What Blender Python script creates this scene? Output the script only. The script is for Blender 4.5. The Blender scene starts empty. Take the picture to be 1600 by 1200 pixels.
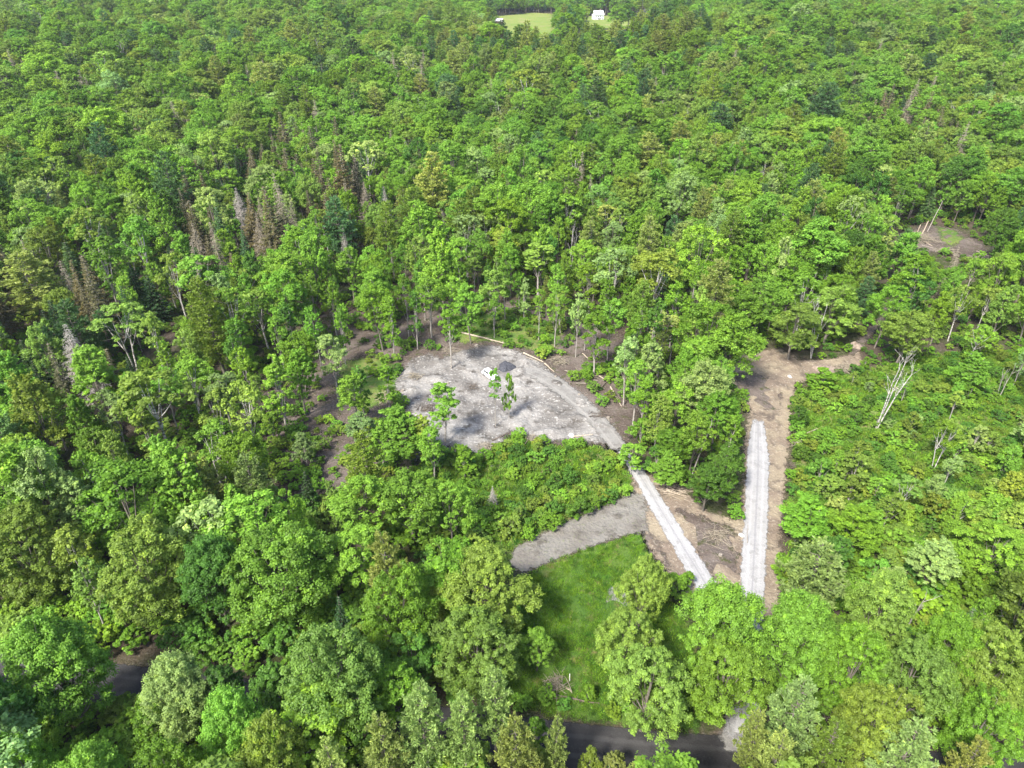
import bpy, bmesh, math, random
import numpy as np
from math import radians as R, sin, cos, pi

# ------------------------------------------------------------------ camera, world, sun, exposure
S = bpy.context.scene
COL = S.collection
CAMH, PITCH, FPX = 85.0, R(31.4), 1081.0        # drone height, tilt below horizon, focal length in px of a 1600 px wide frame
cd = bpy.data.cameras.new("camera")
cam = bpy.data.objects.new("camera", cd)
COL.objects.link(cam)
cam.location = (0, 0, CAMH)
cam.rotation_euler = (pi / 2 - PITCH, 0, 0)
cd.sensor_width = 36.0
cd.lens = 36.0 * FPX / 1600.0
cd.clip_start, cd.clip_end = 1.0, 20000.0
S.camera = cam

SUN_EL, SUN_AZ = R(50), R(-143)                  # azimuth clockwise from +Y: light arrives from the left and a little behind the camera
W = bpy.data.worlds.new("World")
S.world = W
W.use_nodes = True
wn, wl = W.node_tree.nodes, W.node_tree.links
sky = wn.new("ShaderNodeTexSky")
sky.sky_type = 'NISHITA'
sky.sun_disc = False
sky.sun_elevation = SUN_EL
sky.sun_rotation = SUN_AZ
sky.air_density, sky.dust_density, sky.ozone_density = 1.0, 2.5, 1.0
bg = wn["Background"]
bg.inputs["Strength"].default_value = 0.115
wl.new(sky.outputs[0], bg.inputs["Color"])
sd = bpy.data.lights.new("sun", 'SUN')
sd.energy = 2.9
sd.angle = R(10)
sd.color = (1.0, 0.95, 0.86)
sun = bpy.data.objects.new("sun", sd)
COL.objects.link(sun)
sun.location = (-80, -40, 160)
# direction to sun
_sx, _sy, _sz = sin(SUN_AZ) * cos(SUN_EL), cos(SUN_AZ) * cos(SUN_EL), sin(SUN_EL)
from mathutils import Vector, Matrix, Euler
sun.rotation_euler = Vector((_sx, _sy, _sz)).to_track_quat('Z', 'Y').to_euler()
S.view_settings.view_transform = 'Standard'
S.view_settings.look = 'None'
S.view_settings.exposure = 1.76
S.view_settings.gamma = 1.0
S.render.engine = 'CYCLES'
S.cycles.max_bounces = 5
S.cycles.diffuse_bounces = 3
S.cycles.transmission_bounces = 3
S.cycles.transparent_max_bounces = 6
S.cycles.caustics_reflective = False
S.cycles.caustics_refractive = False

rng = np.random.default_rng(7)

# ------------------------------------------------------------------ terrain and picture <-> place helpers
def terrain(x, y):
    x = np.asarray(x, float); y = np.asarray(y, float)
    d = np.hypot(x, y)
    far = np.clip((d - 330) / 400, 0, 1); far = far * far * (3 - 2 * far)
    h = 6.5 * np.sin(x / 150 + 0.6) * np.cos(y / 110 + 0.4) + 5.0 * np.sin(x / 80 - y / 100) + 3.5 * np.sin(y / 51 + x / 190)
    hill = 12 * np.exp(-((x - 560) / 260) ** 2 - ((y - 800) / 300) ** 2) + 8 * np.exp(-((x + 480) / 260) ** 2 - ((y - 760) / 260) ** 2)
    val = np.clip((y - 560) / 150, 0, 1) * np.exp(-((x - 60) / 260) ** 2)
    return far * (h * (1 - 0.85 * val) + hill + 27 - 6 * val)

def ray(px, py):
    u, v = (px - 800) / FPX, (600 - py) / FPX
    return np.array([u, cos(PITCH) + v * sin(PITCH), -sin(PITCH) + v * cos(PITCH)])

def at(px, py, z=0.0):
    """point of the place seen at a pixel of the 1600x1200 photograph, on the plane z above datum"""
    d = ray(px, py)
    t = (z - CAMH) / d[2]
    return float(d[0] * t), float(d[1] * t)

def proj(x, y, z):
    x = np.asarray(x, float); y = np.asarray(y, float); z = np.asarray(z, float) - CAMH
    dep = y * cos(PITCH) - z * sin(PITCH)
    up = y * sin(PITCH) + z * cos(PITCH)
    dep = np.maximum(dep, 0.1)
    return 800 + FPX * x / dep, 600 - FPX * up / dep, dep

def poly_w(pts, z=0.0):
    return np.array([at(a, b, z) for a, b in pts])

def in_poly(x, y, P):
    x = np.asarray(x); y = np.asarray(y)
    c = np.zeros(x.shape, bool)
    n = len(P)
    for i in range(n):
        x1, y1 = P[i]; x2, y2 = P[(i + 1) % n]
        cond = ((y1 > y) != (y2 > y))
        with np.errstate(divide='ignore', invalid='ignore'):
            xi = (x2 - x1) * (y - y1) / (y2 - y1 + 1e-12) + x1
        c ^= cond & (x < xi)
    return c

def seg_dist(x, y, P, closed=True):
    d = np.full(np.shape(x), 1e9)
    n = len(P)
    for i in range(n if closed else n - 1):
        a = np.array(P[i]); b = np.array(P[(i + 1) % n])
        ab = b - a; L = max(ab @ ab, 1e-9)
        t = np.clip(((x - a[0]) * ab[0] + (y - a[1]) * ab[1]) / L, 0, 1)
        d = np.minimum(d, np.hypot(x - a[0] - t * ab[0], y - a[1] - t * ab[1]))
    return d

# ------------------------------------------------------------------ tagging
def tag(o, label=None, cat=None, group=None, kind=None):
    if label: o["label"] = label
    if cat: o["category"] = cat
    if group: o["group"] = group
    if kind: o["kind"] = kind
    return o

def link(o, parent=None):
    COL.objects.link(o)
    if parent is not None: o.parent = parent
    return o

def empty(name, loc, rot=(0, 0, 0), scale=(1, 1, 1)):
    o = bpy.data.objects.new(name, None)
    o.empty_display_size = 0.5
    o.location = loc; o.rotation_euler = rot; o.scale = scale
    return link(o)

# ------------------------------------------------------------------ materials
def new_mat(name):
    m = bpy.data.materials.new(name); m.use_nodes = True
    nt = m.node_tree
    for n in list(nt.nodes): nt.nodes.remove(n)
    out = nt.nodes.new("ShaderNodeOutputMaterial")
    return m, nt, nt.nodes.new, nt.links.new, out

def leaf_material(name, warm=(1.25, 1.12, 0.7)):
    m, nt, N, L, out = new_mat(name)
    a = N("ShaderNodeAttribute"); a.attribute_type = 'INSTANCER'; a.attribute_name = "tint"
    v = N("ShaderNodeAttribute"); v.attribute_type = 'GEOMETRY'; v.attribute_name = "var"
    mr = N("ShaderNodeMapRange"); mr.inputs[3].default_value = 0.55; mr.inputs[4].default_value = 1.5
    L(v.outputs["Fac"], mr.inputs[0])
    mul = N("ShaderNodeVectorMath"); mul.operation = 'SCALE'
    L(a.outputs["Color"], mul.inputs[0]); L(mr.outputs[0], mul.inputs["Scale"])
    # older leaf clusters are deeper, fresh ones warmer
    mr2 = N("ShaderNodeMapRange"); mr2.inputs[1].default_value = 0.55; mr2.inputs[2].default_value = 1.0
    L(v.outputs["Fac"], mr2.inputs[0])
    wm = N("ShaderNodeMix"); wm.data_type = 'RGBA'; wm.blend_type = 'MULTIPLY'
    L(mr2.outputs[0], wm.inputs[0]); L(mul.outputs[0], wm.inputs[6]); wm.inputs[7].default_value = (*warm, 1)
    df = N("ShaderNodeBsdfDiffuse"); tr = N("ShaderNodeBsdfTranslucent"); gl = N("ShaderNodeBsdfGlossy")
    gl.inputs["Roughness"].default_value = 0.5
    gl.inputs["Color"].default_value = (0.9, 0.95, 0.9, 1)
    L(wm.outputs[2], df.inputs[0])
    tc = N("ShaderNodeMix"); tc.data_type = 'RGBA'; tc.blend_type = 'MULTIPLY'; tc.inputs[0].default_value = 1
    L(wm.outputs[2], tc.inputs[6]); tc.inputs[7].default_value = (1.25, 1.3, 0.6, 1)
    L(tc.outputs[2], tr.inputs[0])
    m1 = N("ShaderNodeMixShader"); m1.inputs[0].default_value = 0.34
    L(df.outputs[0], m1.inputs[1]); L(tr.outputs[0], m1.inputs[2])
    m2 = N("ShaderNodeMixShader"); m2.inputs[0].default_value = 0.012
    L(m1.outputs[0], m2.inputs[1]); L(gl.outputs[0], m2.inputs[2])
    L(m2.outputs[0], out.inputs[0])
    return m

def noise_mat(name, c1, c2, scale=8.0, rough=0.9, bump=0.0, c3=None, s3=0.6, detail=6.0, coords='Object', stretch=(1, 1, 1)):
    m, nt, N, L, out = new_mat(name)
    p = N("ShaderNodeBsdfPrincipled"); p.inputs["Roughness"].default_value = rough
    p.inputs["Specular IOR Level"].default_value = 0.2
    tc = N("ShaderNodeTexCoord"); mp = N("ShaderNodeMapping"); mp.inputs["Scale"].default_value = stretch
    L(tc.outputs[coords], mp.inputs[0])
    nz = N("ShaderNodeTexNoise"); nz.inputs["Scale"].default_value = scale; nz.inputs["Detail"].default_value = detail
    L(mp.outputs[0], nz.inputs["Vector"])
    cr = N("ShaderNodeValToRGB"); cr.color_ramp.elements[0].position = 0.35; cr.color_ramp.elements[1].position = 0.66
    cr.color_ramp.elements[0].color = (*c1, 1); cr.color_ramp.elements[1].color = (*c2, 1)
    L(nz.outputs["Fac"], cr.inputs[0])
    col = cr.outputs[0]
    if c3 is not None:
        n3 = N("ShaderNodeTexNoise"); n3.inputs["Scale"].default_value = s3; n3.inputs["Detail"].default_value = 5
        L(mp.outputs[0], n3.inputs["Vector"])
        r3 = N("ShaderNodeValToRGB"); r3.color_ramp.elements[0].position = 0.5; r3.color_ramp.elements[1].position = 0.62
        L(n3.outputs["Fac"], r3.inputs[0])
        mx = N("ShaderNodeMix"); mx.data_type = 'RGBA'
        L(r3.outputs[0], mx.inputs[0]); L(col, mx.inputs[6]); mx.inputs[7].default_value = (*c3, 1)
        col = mx.outputs[2]
    L(col, p.inputs["Base Color"])
    if bump:
        b = N("ShaderNodeBump"); b.inputs["Strength"].default_value = bump; b.inputs["Distance"].default_value = 0.2
        L(nz.outputs["Fac"], b.inputs["Height"]); L(b.outputs[0], p.inputs["Normal"])
    L(p.outputs[0], out.inputs[0])
    return m

def ground_mat(name, cols, scales=(0.09, 0.6, 3.5), bump=0.6, alpha=False, tracks=None, rough=0.95, edge_w=0.55):
    """cols: four colours; broad patches (0-1), mid blotches (2), fine specks (3); alpha: ragged edge from the 'edge' attribute"""
    m, nt, N, L, out = new_mat(name)
    p = N("ShaderNodeBsdfPrincipled"); p.inputs["Roughness"].default_value = rough; p.inputs["Specular IOR Level"].default_value = 0.15
    tc = N("ShaderNodeTexCoord")
    def nz(s, d, off):
        mp = N("ShaderNodeMapping"); mp.inputs["Location"].default_value = (off, off * 0.7, 0)
        L(tc.outputs["Object"], mp.inputs[0])
        n = N("ShaderNodeTexNoise"); n.inputs["Scale"].default_value = s; n.inputs["Detail"].default_value = d
        n.inputs["Roughness"].default_value = 0.62
        L(mp.outputs[0], n.inputs["Vector"]); return n.outputs["Fac"]
    def ramp(f, a, b):
        r = N("ShaderNodeMapRange"); r.inputs[1].default_value = a; r.inputs[2].default_value = b; r.interpolation_type = 'SMOOTHSTEP'
        L(f, r.inputs[0]); return r.outputs[0]
    def mix(f, a, b):
        x = N("ShaderNodeMix"); x.data_type = 'RGBA'; L(f, x.inputs[0])
        for k, c in ((6, a), (7, b)):
            if isinstance(c, tuple): x.inputs[k].default_value = (*c, 1)
            else: L(c, x.inputs[k])
        return x.outputs[2]
    n0, n1, n2 = nz(scales[0], 5, 3), nz(scales[1], 6, 17), nz(scales[2], 4, 40)
    c = mix(ramp(n0, 0.4, 0.6), cols[0], cols[1])
    c = mix(ramp(n1, 0.5, 0.68), c, cols[2])
    c = mix(ramp(n2, 0.54, 0.72), c, cols[3])
    if tracks:
        ua = N("ShaderNodeAttribute"); ua.attribute_name = "across"
        for (pos, wid, colr, amt) in tracks:
            s = N("ShaderNodeMath"); s.operation = 'SUBTRACT'; L(ua.outputs["Fac"], s.inputs[0]); s.inputs[1].default_value = pos
            ab = N("ShaderNodeMath"); ab.operation = 'ABSOLUTE'; L(s.outputs[0], ab.inputs[0])
            wob = N("ShaderNodeMath"); wob.operation = 'MULTIPLY_ADD'; L(n1, wob.inputs[0]); wob.inputs[1].default_value = 0.25; L(ab.outputs[0], wob.inputs[2])
            r = N("ShaderNodeMapRange"); r.inputs[1].default_value = wid + 0.12; r.inputs[2].default_value = wid * 0.4 + 0.12; r.inputs[4].default_value = amt
            L(wob.outputs[0], r.inputs[0])
            c = mix(r.outputs[0], c, colr)
    L(c, p.inputs["Base Color"])
    b = N("ShaderNodeBump"); b.inputs["Strength"].default_value = bump; b.inputs["Distance"].default_value = 0.35
    ad = N("ShaderNodeMath"); ad.operation = 'MULTIPLY_ADD'; L(n1, ad.inputs[0]); ad.inputs[1].default_value = 1.4; L(n2, ad.inputs[2])
    L(ad.outputs[0], b.inputs["Height"]); L(b.outputs[0], p.inputs["Normal"])
    if alpha:
        e = N("ShaderNodeAttribute"); e.attribute_name = "edge"
        k = N("ShaderNodeMath"); k.operation = 'MULTIPLY_ADD'
        mid = nz(1.1, 8, 71)
        L(mid, k.inputs[0]); k.inputs[1].default_value = -2.6; L(e.outputs["Fac"], k.inputs[2])
        r = N("ShaderNodeMapRange"); r.inputs[1].default_value = -1.3; r.inputs[2].default_value = -1.3 + edge_w; L(k.outputs[0], r.inputs[0])
        t = N("ShaderNodeBsdfTransparent"); ms = N("ShaderNodeMixShader")
        L(r.outputs[0], ms.inputs[0]); L(t.outputs[0], ms.inputs[1]); L(p.outputs[0], ms.inputs[2])
        L(ms.outputs[0], out.inputs[0])
    else:
        L(p.outputs[0], out.inputs[0])
    return m

LEAF = leaf_material("leaf_foliage")
NEEDLE = leaf_material("needle_foliage", warm=(1.2, 1.08, 0.75))
BARK = noise_mat("grey_brown_bark", (0.10, 0.085, 0.07), (0.22, 0.20, 0.17), 3, 0.95, 0.3, stretch=(4, 4, 1))
BIRCH = noise_mat("white_birch_bark", (0.30, 0.285, 0.255), (0.54, 0.52, 0.48), 2.5, 0.8, 0.2, c3=(0.10, 0.09, 0.08), s3=1.6, stretch=(1, 1, 3))
PALEB = noise_mat("pale_grey_bark", (0.20, 0.18, 0.16), (0.40, 0.37, 0.33), 3, 0.95, 0.3, stretch=(3, 3, 1))
DEADW = noise_mat("weathered_dead_wood", (0.18, 0.155, 0.112), (0.33, 0.292, 0.225), 4, 0.95, 0.2)
LOGM = noise_mat("weathered_log", (0.14, 0.12, 0.10), (0.32, 0.285, 0.24), 5, 0.9, 0.3)
LOGD = noise_mat("dark_log", (0.07, 0.055, 0.045), (0.17, 0.14, 0.11), 5, 0.9, 0.3)
LOGP = noise_mat("peeled_pale_log", (0.24, 0.19, 0.14), (0.46, 0.40, 0.32), 5, 0.9, 0.2)

GROUND = ground_mat("forest_floor", [(0.065, 0.050, 0.037), (0.042, 0.054, 0.017), (0.092, 0.073, 0.057), (0.131, 0.116, 0.092)], (0.045, 0.35, 2.2), 0.9)
CLEAR = ground_mat("ashy_cleared_soil", [(0.138, 0.129, 0.119), (0.240, 0.229, 0.214), (0.074, 0.066, 0.058), (0.38, 0.37, 0.35)], (0.11, 0.32, 1.6), 1.0, alpha=True)
LITTER = ground_mat("brown_leaf_litter", [(0.086, 0.067, 0.056), (0.131, 0.108, 0.094), (0.054, 0.059, 0.023), (0.207, 0.184, 0.162)], (0.12, 0.5, 2.4), 1.0, alpha=True)
EARTH = ground_mat("raked_bare_earth", [(0.167, 0.131, 0.101), (0.243, 0.203, 0.144), (0.104, 0.083, 0.067), (0.324, 0.284, 0.225)], (0.10, 0.28, 2.0), 0.9, alpha=True)
TRACK = ground_mat("grey_dirt_track", [(0.144, 0.131, 0.116), (0.178, 0.168, 0.149), (0.099, 0.089, 0.077), (0.149, 0.158, 0.099)], (0.13, 0.4, 2.0), 0.9, alpha=True)
GRASSM = ground_mat("mown_grass", [(0.056, 0.115, 0.018), (0.090, 0.149, 0.027), (0.135, 0.126, 0.045), (0.038, 0.088, 0.014)], (0.10, 0.28, 3.0), 1.0, alpha=True)
BRUSHM = ground_mat("weedy_ground", [(0.070, 0.133, 0.025), (0.133, 0.175, 0.042), (0.175, 0.154, 0.070), (0.063, 0.119, 0.022)], (0.10, 0.45, 2.6), 1.0, alpha=True)
GRAVW = ground_mat("white_crushed_stone", [(0.268, 0.266, 0.264), (0.302, 0.299, 0.298), (0.224, 0.220, 0.219), (0.327, 0.323, 0.319)], (0.16, 0.7, 5.0), 0.5, alpha=True,
                   tracks=[(-0.45, 0.16, (0.33, 0.325, 0.325), 0.7), (0.45, 0.16, (0.33, 0.325, 0.325), 0.7), (0.0, 0.10, (0.19, 0.185, 0.20), 0.6)])
GRAVG = ground_mat("grey_gravel_track", [(0.180, 0.174, 0.162), (0.207, 0.201, 0.189), (0.149, 0.140, 0.131), (0.248, 0.239, 0.225)], (0.16, 0.7, 4.0), 0.5, alpha=True,
                   tracks=[(-0.5, 0.14, (0.25, 0.24, 0.225), 0.6), (0.5, 0.14, (0.25, 0.24, 0.225), 0.6)])
ASPH = ground_mat("worn_asphalt", [(0.035, 0.034, 0.035), (0.043, 0.042, 0.042), (0.028, 0.027, 0.028), (0.059, 0.057, 0.056)], (0.1, 0.6, 6.0), 0.3, alpha=True,
                  tracks=[(-0.4, 0.15, (0.07, 0.068, 0.068), 0.5), (0.4, 0.15, (0.07, 0.068, 0.068), 0.5)])
FIELDM = ground_mat("hay_field", [(0.122, 0.180, 0.032), (0.158, 0.194, 0.043), (0.216, 0.194, 0.079), (0.094, 0.158, 0.029)], (0.012, 0.05, 0.3), 0.3, alpha=True)

# ------------------------------------------------------------------ mesh helpers
def mesh_np(name, verts, faces, mats, mat_idx=None, attrs=None, smooth=False):
    """faces: list of (k,n) arrays with n = 3 or 4 corners, or a single array"""
    if not isinstance(faces, (list, tuple)): faces = [faces]
    faces = [np.asarray(f, np.int32) for f in faces if len(f)]
    me = bpy.data.meshes.new(name)
    me.vertices.add(len(verts)); me.vertices.foreach_set("co", np.asarray(verts, np.float32).ravel())
    tot = np.concatenate([np.full(len(f), f.shape[1], np.int32) for f in faces])
    li = np.concatenate([f.ravel() for f in faces])
    st = np.concatenate([[0], np.cumsum(tot)[:-1]]).astype(np.int32)
    me.loops.add(len(li)); me.loops.foreach_set("vertex_index", li)
    me.polygons.add(len(tot)); me.polygons.foreach_set("loop_start", st)
    try: me.polygons.foreach_set("loop_total", tot)
    except Exception: pass
    for m in mats: me.materials.append(m)
    if mat_idx is not None: me.polygons.foreach_set("material_index", np.asarray(mat_idx, np.int32))
    for k, v in (attrs or {}).items():
        a = me.attributes.new(k, 'FLOAT', 'POINT'); a.data.foreach_set("value", np.asarray(v, np.float32))
    if smooth: me.polygons.foreach_set("use_smooth", np.ones(len(tot), bool))
    me.update(calc_edges=True)
    return me

class Geo:
    def __init__(s): s.v = []; s.f = []; s.a = []; s.n = 0
    def add(s, v, f, var=None):
        v = np.asarray(v, float); f = np.asarray(f, int)
        if f.ndim == 2 and f.shape[1] == 3: f = np.hstack([f, f[:, :1] * 0 - 10 ** 9])
        s.v.append(v); s.f.append(np.where(f < -10 ** 8, -1, f + s.n)); s.n += len(v)
        s.a.append(np.zeros(len(v)) if var is None else np.asarray(var, float))
    def arrays(s):
        V = np.vstack(s.v); F = np.vstack(s.f); A = np.concatenate(s.a)
        return V, [F[F[:, 3] >= 0], F[F[:, 3] < 0][:, :3]], A
    def mesh(s, name, mat, smooth=False):
        V, F, A = s.arrays()
        return mesh_np(name, V, F, [mat], attrs={"var": A}, smooth=smooth)

def tube(g, pts, rad, n=6, cap=True):
    pts = np.asarray(pts, float); m = len(pts)
    rad = np.broadcast_to(np.asarray(rad, float), (m,))
    tan = np.gradient(pts, axis=0); tan /= np.linalg.norm(tan, axis=1)[:, None] + 1e-9
    ref = np.array([0, 0, 1.0]) if abs(tan[0][2]) < 0.9 else np.array([1.0, 0, 0])
    V = []
    for i in range(m):
        a = np.cross(tan[i], ref); a /= np.linalg.norm(a) + 1e-9
        b = np.cross(tan[i], a)
        th = np.arange(n) / n * 2 * pi
        V.append(pts[i] + rad[i] * (np.cos(th)[:, None] * a + np.sin(th)[:, None] * b))
    V = np.vstack(V)
    F = []
    for i in range(m - 1):
        for k in range(n):
            F.append((i * n + k, i * n + (k + 1) % n, (i + 1) * n + (k + 1) % n, (i + 1) * n + k))
    g.add(V, F)
    if cap:
        for base in (0, (m - 1) * n):
            c = V[base:base + n].mean(0)
            g.add(np.vstack([V[base:base + n], c]), [(k, (k + 1) % n, n) for k in range(n)])

def unit(v): return v / (np.linalg.norm(v, axis=-1, keepdims=True) + 1e-9)

def leaf_cards(g, P, Nn, size, asp, r, var):
    """one folded-diamond leaf spray per point"""
    n = len(P)
    t = unit(np.cross(Nn, r.normal(size=(n, 3)))); b = np.cross(Nn, t)
    s = np.broadcast_to(size, (n,))[:, None]
    V = np.stack([P - t * s, P + b * s * asp, P + t * s, P - b * s * asp], 1).reshape(-1, 3)
    F = np.arange(4 * n).reshape(n, 4)
    g.add(V, F, np.repeat(var, 4))

def needle_cards(g, P, D, Ls, wid, r, var):
    """long slim sprays pointing along D"""
    n = len(P)
    w = unit(np.cross(D, r.normal(size=(n, 3))))
    Ls = np.broadcast_to(Ls, (n,))[:, None]; wd = np.broadcast_to(wid, (n,))[:, None]
    V = np.stack([P, P + D * Ls * 0.45 + w * wd, P + D * Ls, P + D * Ls * 0.45 - w * wd], 1).reshape(-1, 3)
    g.add(V, np.arange(4 * n).reshape(n, 4), np.repeat(var, 4))

# ------------------------------------------------------------------ tree kinds: each returns (crown Geo, trunk Geo)
def broadleaf(seed, H, Rr, cb, nl, ncl, nlf, ls, style=0.0, lobe=0.42, trunk_r=0.2, stems=1, limb_vis=1.0, sparse=1.0, taper=0.0, crook=0.08, cs=(0.20, 0.46)):
    r = np.random.default_rng(seed)
    C, T = Geo(), Geo()
    zb = H * cb; Hc = H - zb
    L = []
    ph = r.uniform(0, 6)
    for i in range(nl):
        f = (i + 0.5) / nl
        ang = ph + i * 2.39996 + r.normal(0, 0.25)
        env = (1 - taper) * math.sin(pi * (0.16 + 0.72 * f)) ** 0.8 + taper * min(1.0, 0.55 + 2.2 * f) * (1.08 - f) ** 0.8
        lr = lobe * Rr * r.uniform(0.65, 1.25) * (0.72 + 0.38 * env)
        off = max(Rr * env * r.uniform(0.82, 1.08) - lr * 0.85, 0)
        L.append((off * cos(ang), off * sin(ang), zb + Hc * (0.08 + 0.80 * f) + r.normal(0, .03) * Hc, lr))
    L.append((r.normal(0, .1) * Rr, r.normal(0, .1) * Rr, H - Hc * 0.17, lobe * Rr * 0.85))
    for (lx, ly, lz, lr) in L:
        lc = np.array([lx, ly, lz])
        outw = np.array([lx, ly, 0.0]); outw = outw / (np.linalg.norm(outw) + 1e-6) if np.hypot(lx, ly) > .3 else np.zeros(3)
        k = max(int(ncl * (lr / (lobe * Rr)) ** 2), 5)
        d = unit(r.normal(size=(k * 3, 3)) + np.array([0, 0, 0.55]) + outw * 0.55)
        d = d[d[:, 2] > -0.45][:k]
        k = len(d)
        sc = np.array([1, 1, 0.78 + 0.25 * style])
        cc = lc + d * sc * (lr * r.uniform(0.62, 1.05, (k, 1)))
        cvar = r.normal(0, 0.13, k)
        cr = lr * r.uniform(cs[0], cs[1], k)
        # leaves of every clump at once
        m = max(int(nlf * sparse), 6)
        e = unit(r.normal(size=(k, m, 3)) + np.array([0, 0, 0.5]) + 0.55 * d[:, None, :])
        rad = cr[:, None, None] * (r.uniform(0.35, 1.08, (k, m, 1)))
        st = np.ones((k, m, 3)); st[..., 2] = 0.75
        P = cc[:, None, :] + e * st * rad
        if style > 0:   # shoots that reach up and out
            q = unit(d + np.array([0, 0, 0.9]))
            P = P * (1 - 0.0) + q[:, None, :] * (r.uniform(0, 1, (k, m, 1)) ** 1.6) * cr[:, None, None] * 1.9 * style
        Nn = unit(e * 0.75 + np.array([0, 0, 0.55]) + r.normal(size=e.shape) * 0.38)
        var = np.clip(0.42 + cvar[:, None] + r.normal(0, 0.13, (k, m)), 0, 1)
        leaf_cards(C, P.reshape(-1, 3), Nn.reshape(-1, 3), ls * r.uniform(0.7, 1.3, k * m), 0.62, r, var.ravel())
    for s in range(stems):
        lean = r.normal(0, 0.035, 2) if stems == 1 else np.array([cos(s * 2 * pi / stems + ph), sin(s * 2 * pi / stems + ph)]) * 0.10
        zt = np.linspace(0, H * (0.86 if stems == 1 else 0.8), 8)
        base = np.array([0, 0, 0.0]) if stems == 1 else np.array([cos(s * 2 * pi / stems + ph), sin(s * 2 * pi / stems + ph), 0]) * trunk_r * 1.2
        pts = np.stack([base[0] + lean[0] * zt + r.normal(0, crook, 8) * (zt / H), base[1] + lean[1] * zt + r.normal(0, crook, 8) * (zt / H), zt - 0.3 * (zt == 0)], 1)
        tube(T, pts, trunk_r / math.sqrt(stems) * np.linspace(1.15, 0.22, 8), 7)
        for j, (lx, ly, lz, lr) in enumerate(L[:-1]):
            if stems > 1 and j % stems != s: continue
            z0 = max(zb * 0.85 + (lz - zb) * 0.35, H * 0.15)
            kk = int(np.clip(z0 / (H * 0.86) * 7, 0, 7))
            p0 = pts[kk]
            p2 = np.array([lx, ly, lz + lr * 0.2])
            p1 = (p0 + p2) / 2 + np.array([0, 0, -0.06 * H])
            tt = np.linspace(0, 1, 6)[:, None]
            c = (1 - tt) ** 2 * p0 + 2 * tt * (1 - tt) * p1 + tt ** 2 * p2
            tube(T, c, trunk_r * limb_vis * np.linspace(0.45, 0.12, 6), 5, cap=False)
            for q in range(3):
                dd = unit(r.normal(size=3) + np.array([0, 0, .5]))
                tube(T, np.stack([c[3 + q % 3], c[3 + q % 3] + dd * lr * 0.8]), [trunk_r * 0.12, trunk_r * 0.04], 4, cap=False)
    return C, T

def pine(seed, H, Rr, cb, dens=1.0, flat=0.25, ls=0.42):
    r = np.random.default_rng(seed)
    C, T = Geo(), Geo()
    zt = np.linspace(0, H, 9)
    tube(T, np.stack([r.normal(0, .04, 9) * zt / H * 3, r.normal(0, .04, 9) * zt / H * 3, zt], 1), 0.24 * np.linspace(1.1, 0.06, 9), 7)
    z = H * cb
    while z < H - 0.3:
        f = (z - H * cb) / (H * (1 - cb))
        prof = min(1, 0.55 + f * 1.6) * (1 - f) ** 0.62
        nb = r.integers(4, 7); ph = r.uniform(0, 6.28)
        for b in range(nb):
            Lb = max(Rr * prof * r.uniform(0.7, 1.15), 0.5)
            a = ph + b * 2 * pi / nb + r.normal(0, 0.2)
            rise = r.uniform(0.05, 0.3) + 0.5 * f
            t = np.linspace(0, 1, 5)
            bx = np.stack([cos(a) * Lb * t, sin(a) * Lb * t, z + Lb * (rise * t ** 1.4 - 0.08 * t)], 1)
            tube(T, bx, np.linspace(0.05, 0.012, 5), 4, cap=False)
            nt = max(int(Lb * 4.4 * dens), 4)
            tt = r.uniform(0.30, 1.0, nt)
            ctr = np.stack([np.interp(tt, t, bx[:, i]) for i in range(3)], 1)
            side = np.array([-sin(a), cos(a), 0]); wsp = Lb * 0.30 * (1 - 0.5 * tt) * r.uniform(-1, 1, nt)
            ctr = ctr + side * wsp[:, None] + np.array([0, 0, 1]) * r.normal(0.05, 0.10, nt)[:, None]
            m = 13
            out = np.array([cos(a), sin(a), 0.35])
            D = unit(r.normal(size=(nt, m, 3)) * np.array([1, 1, 0.75]) + out * 0.85 + np.array([0, 0, 0.45]))
            P = np.repeat(ctr[:, None, :], m, 1) + r.normal(0, 0.09, (nt, m, 3))
            var = np.clip(0.45 + r.normal(0, .12, (nt, 1)) + r.normal(0, .10, (nt, m)), 0, 1)
            needle_cards(C, P.reshape(-1, 3), D.reshape(-1, 3), ls * r.uniform(.7, 1.25, nt * m), 0.095, r, var.ravel())
        z += r.uniform(0.55, 0.95) * (0.8 + 0.3 * (H / 18))
    return C, T

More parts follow.
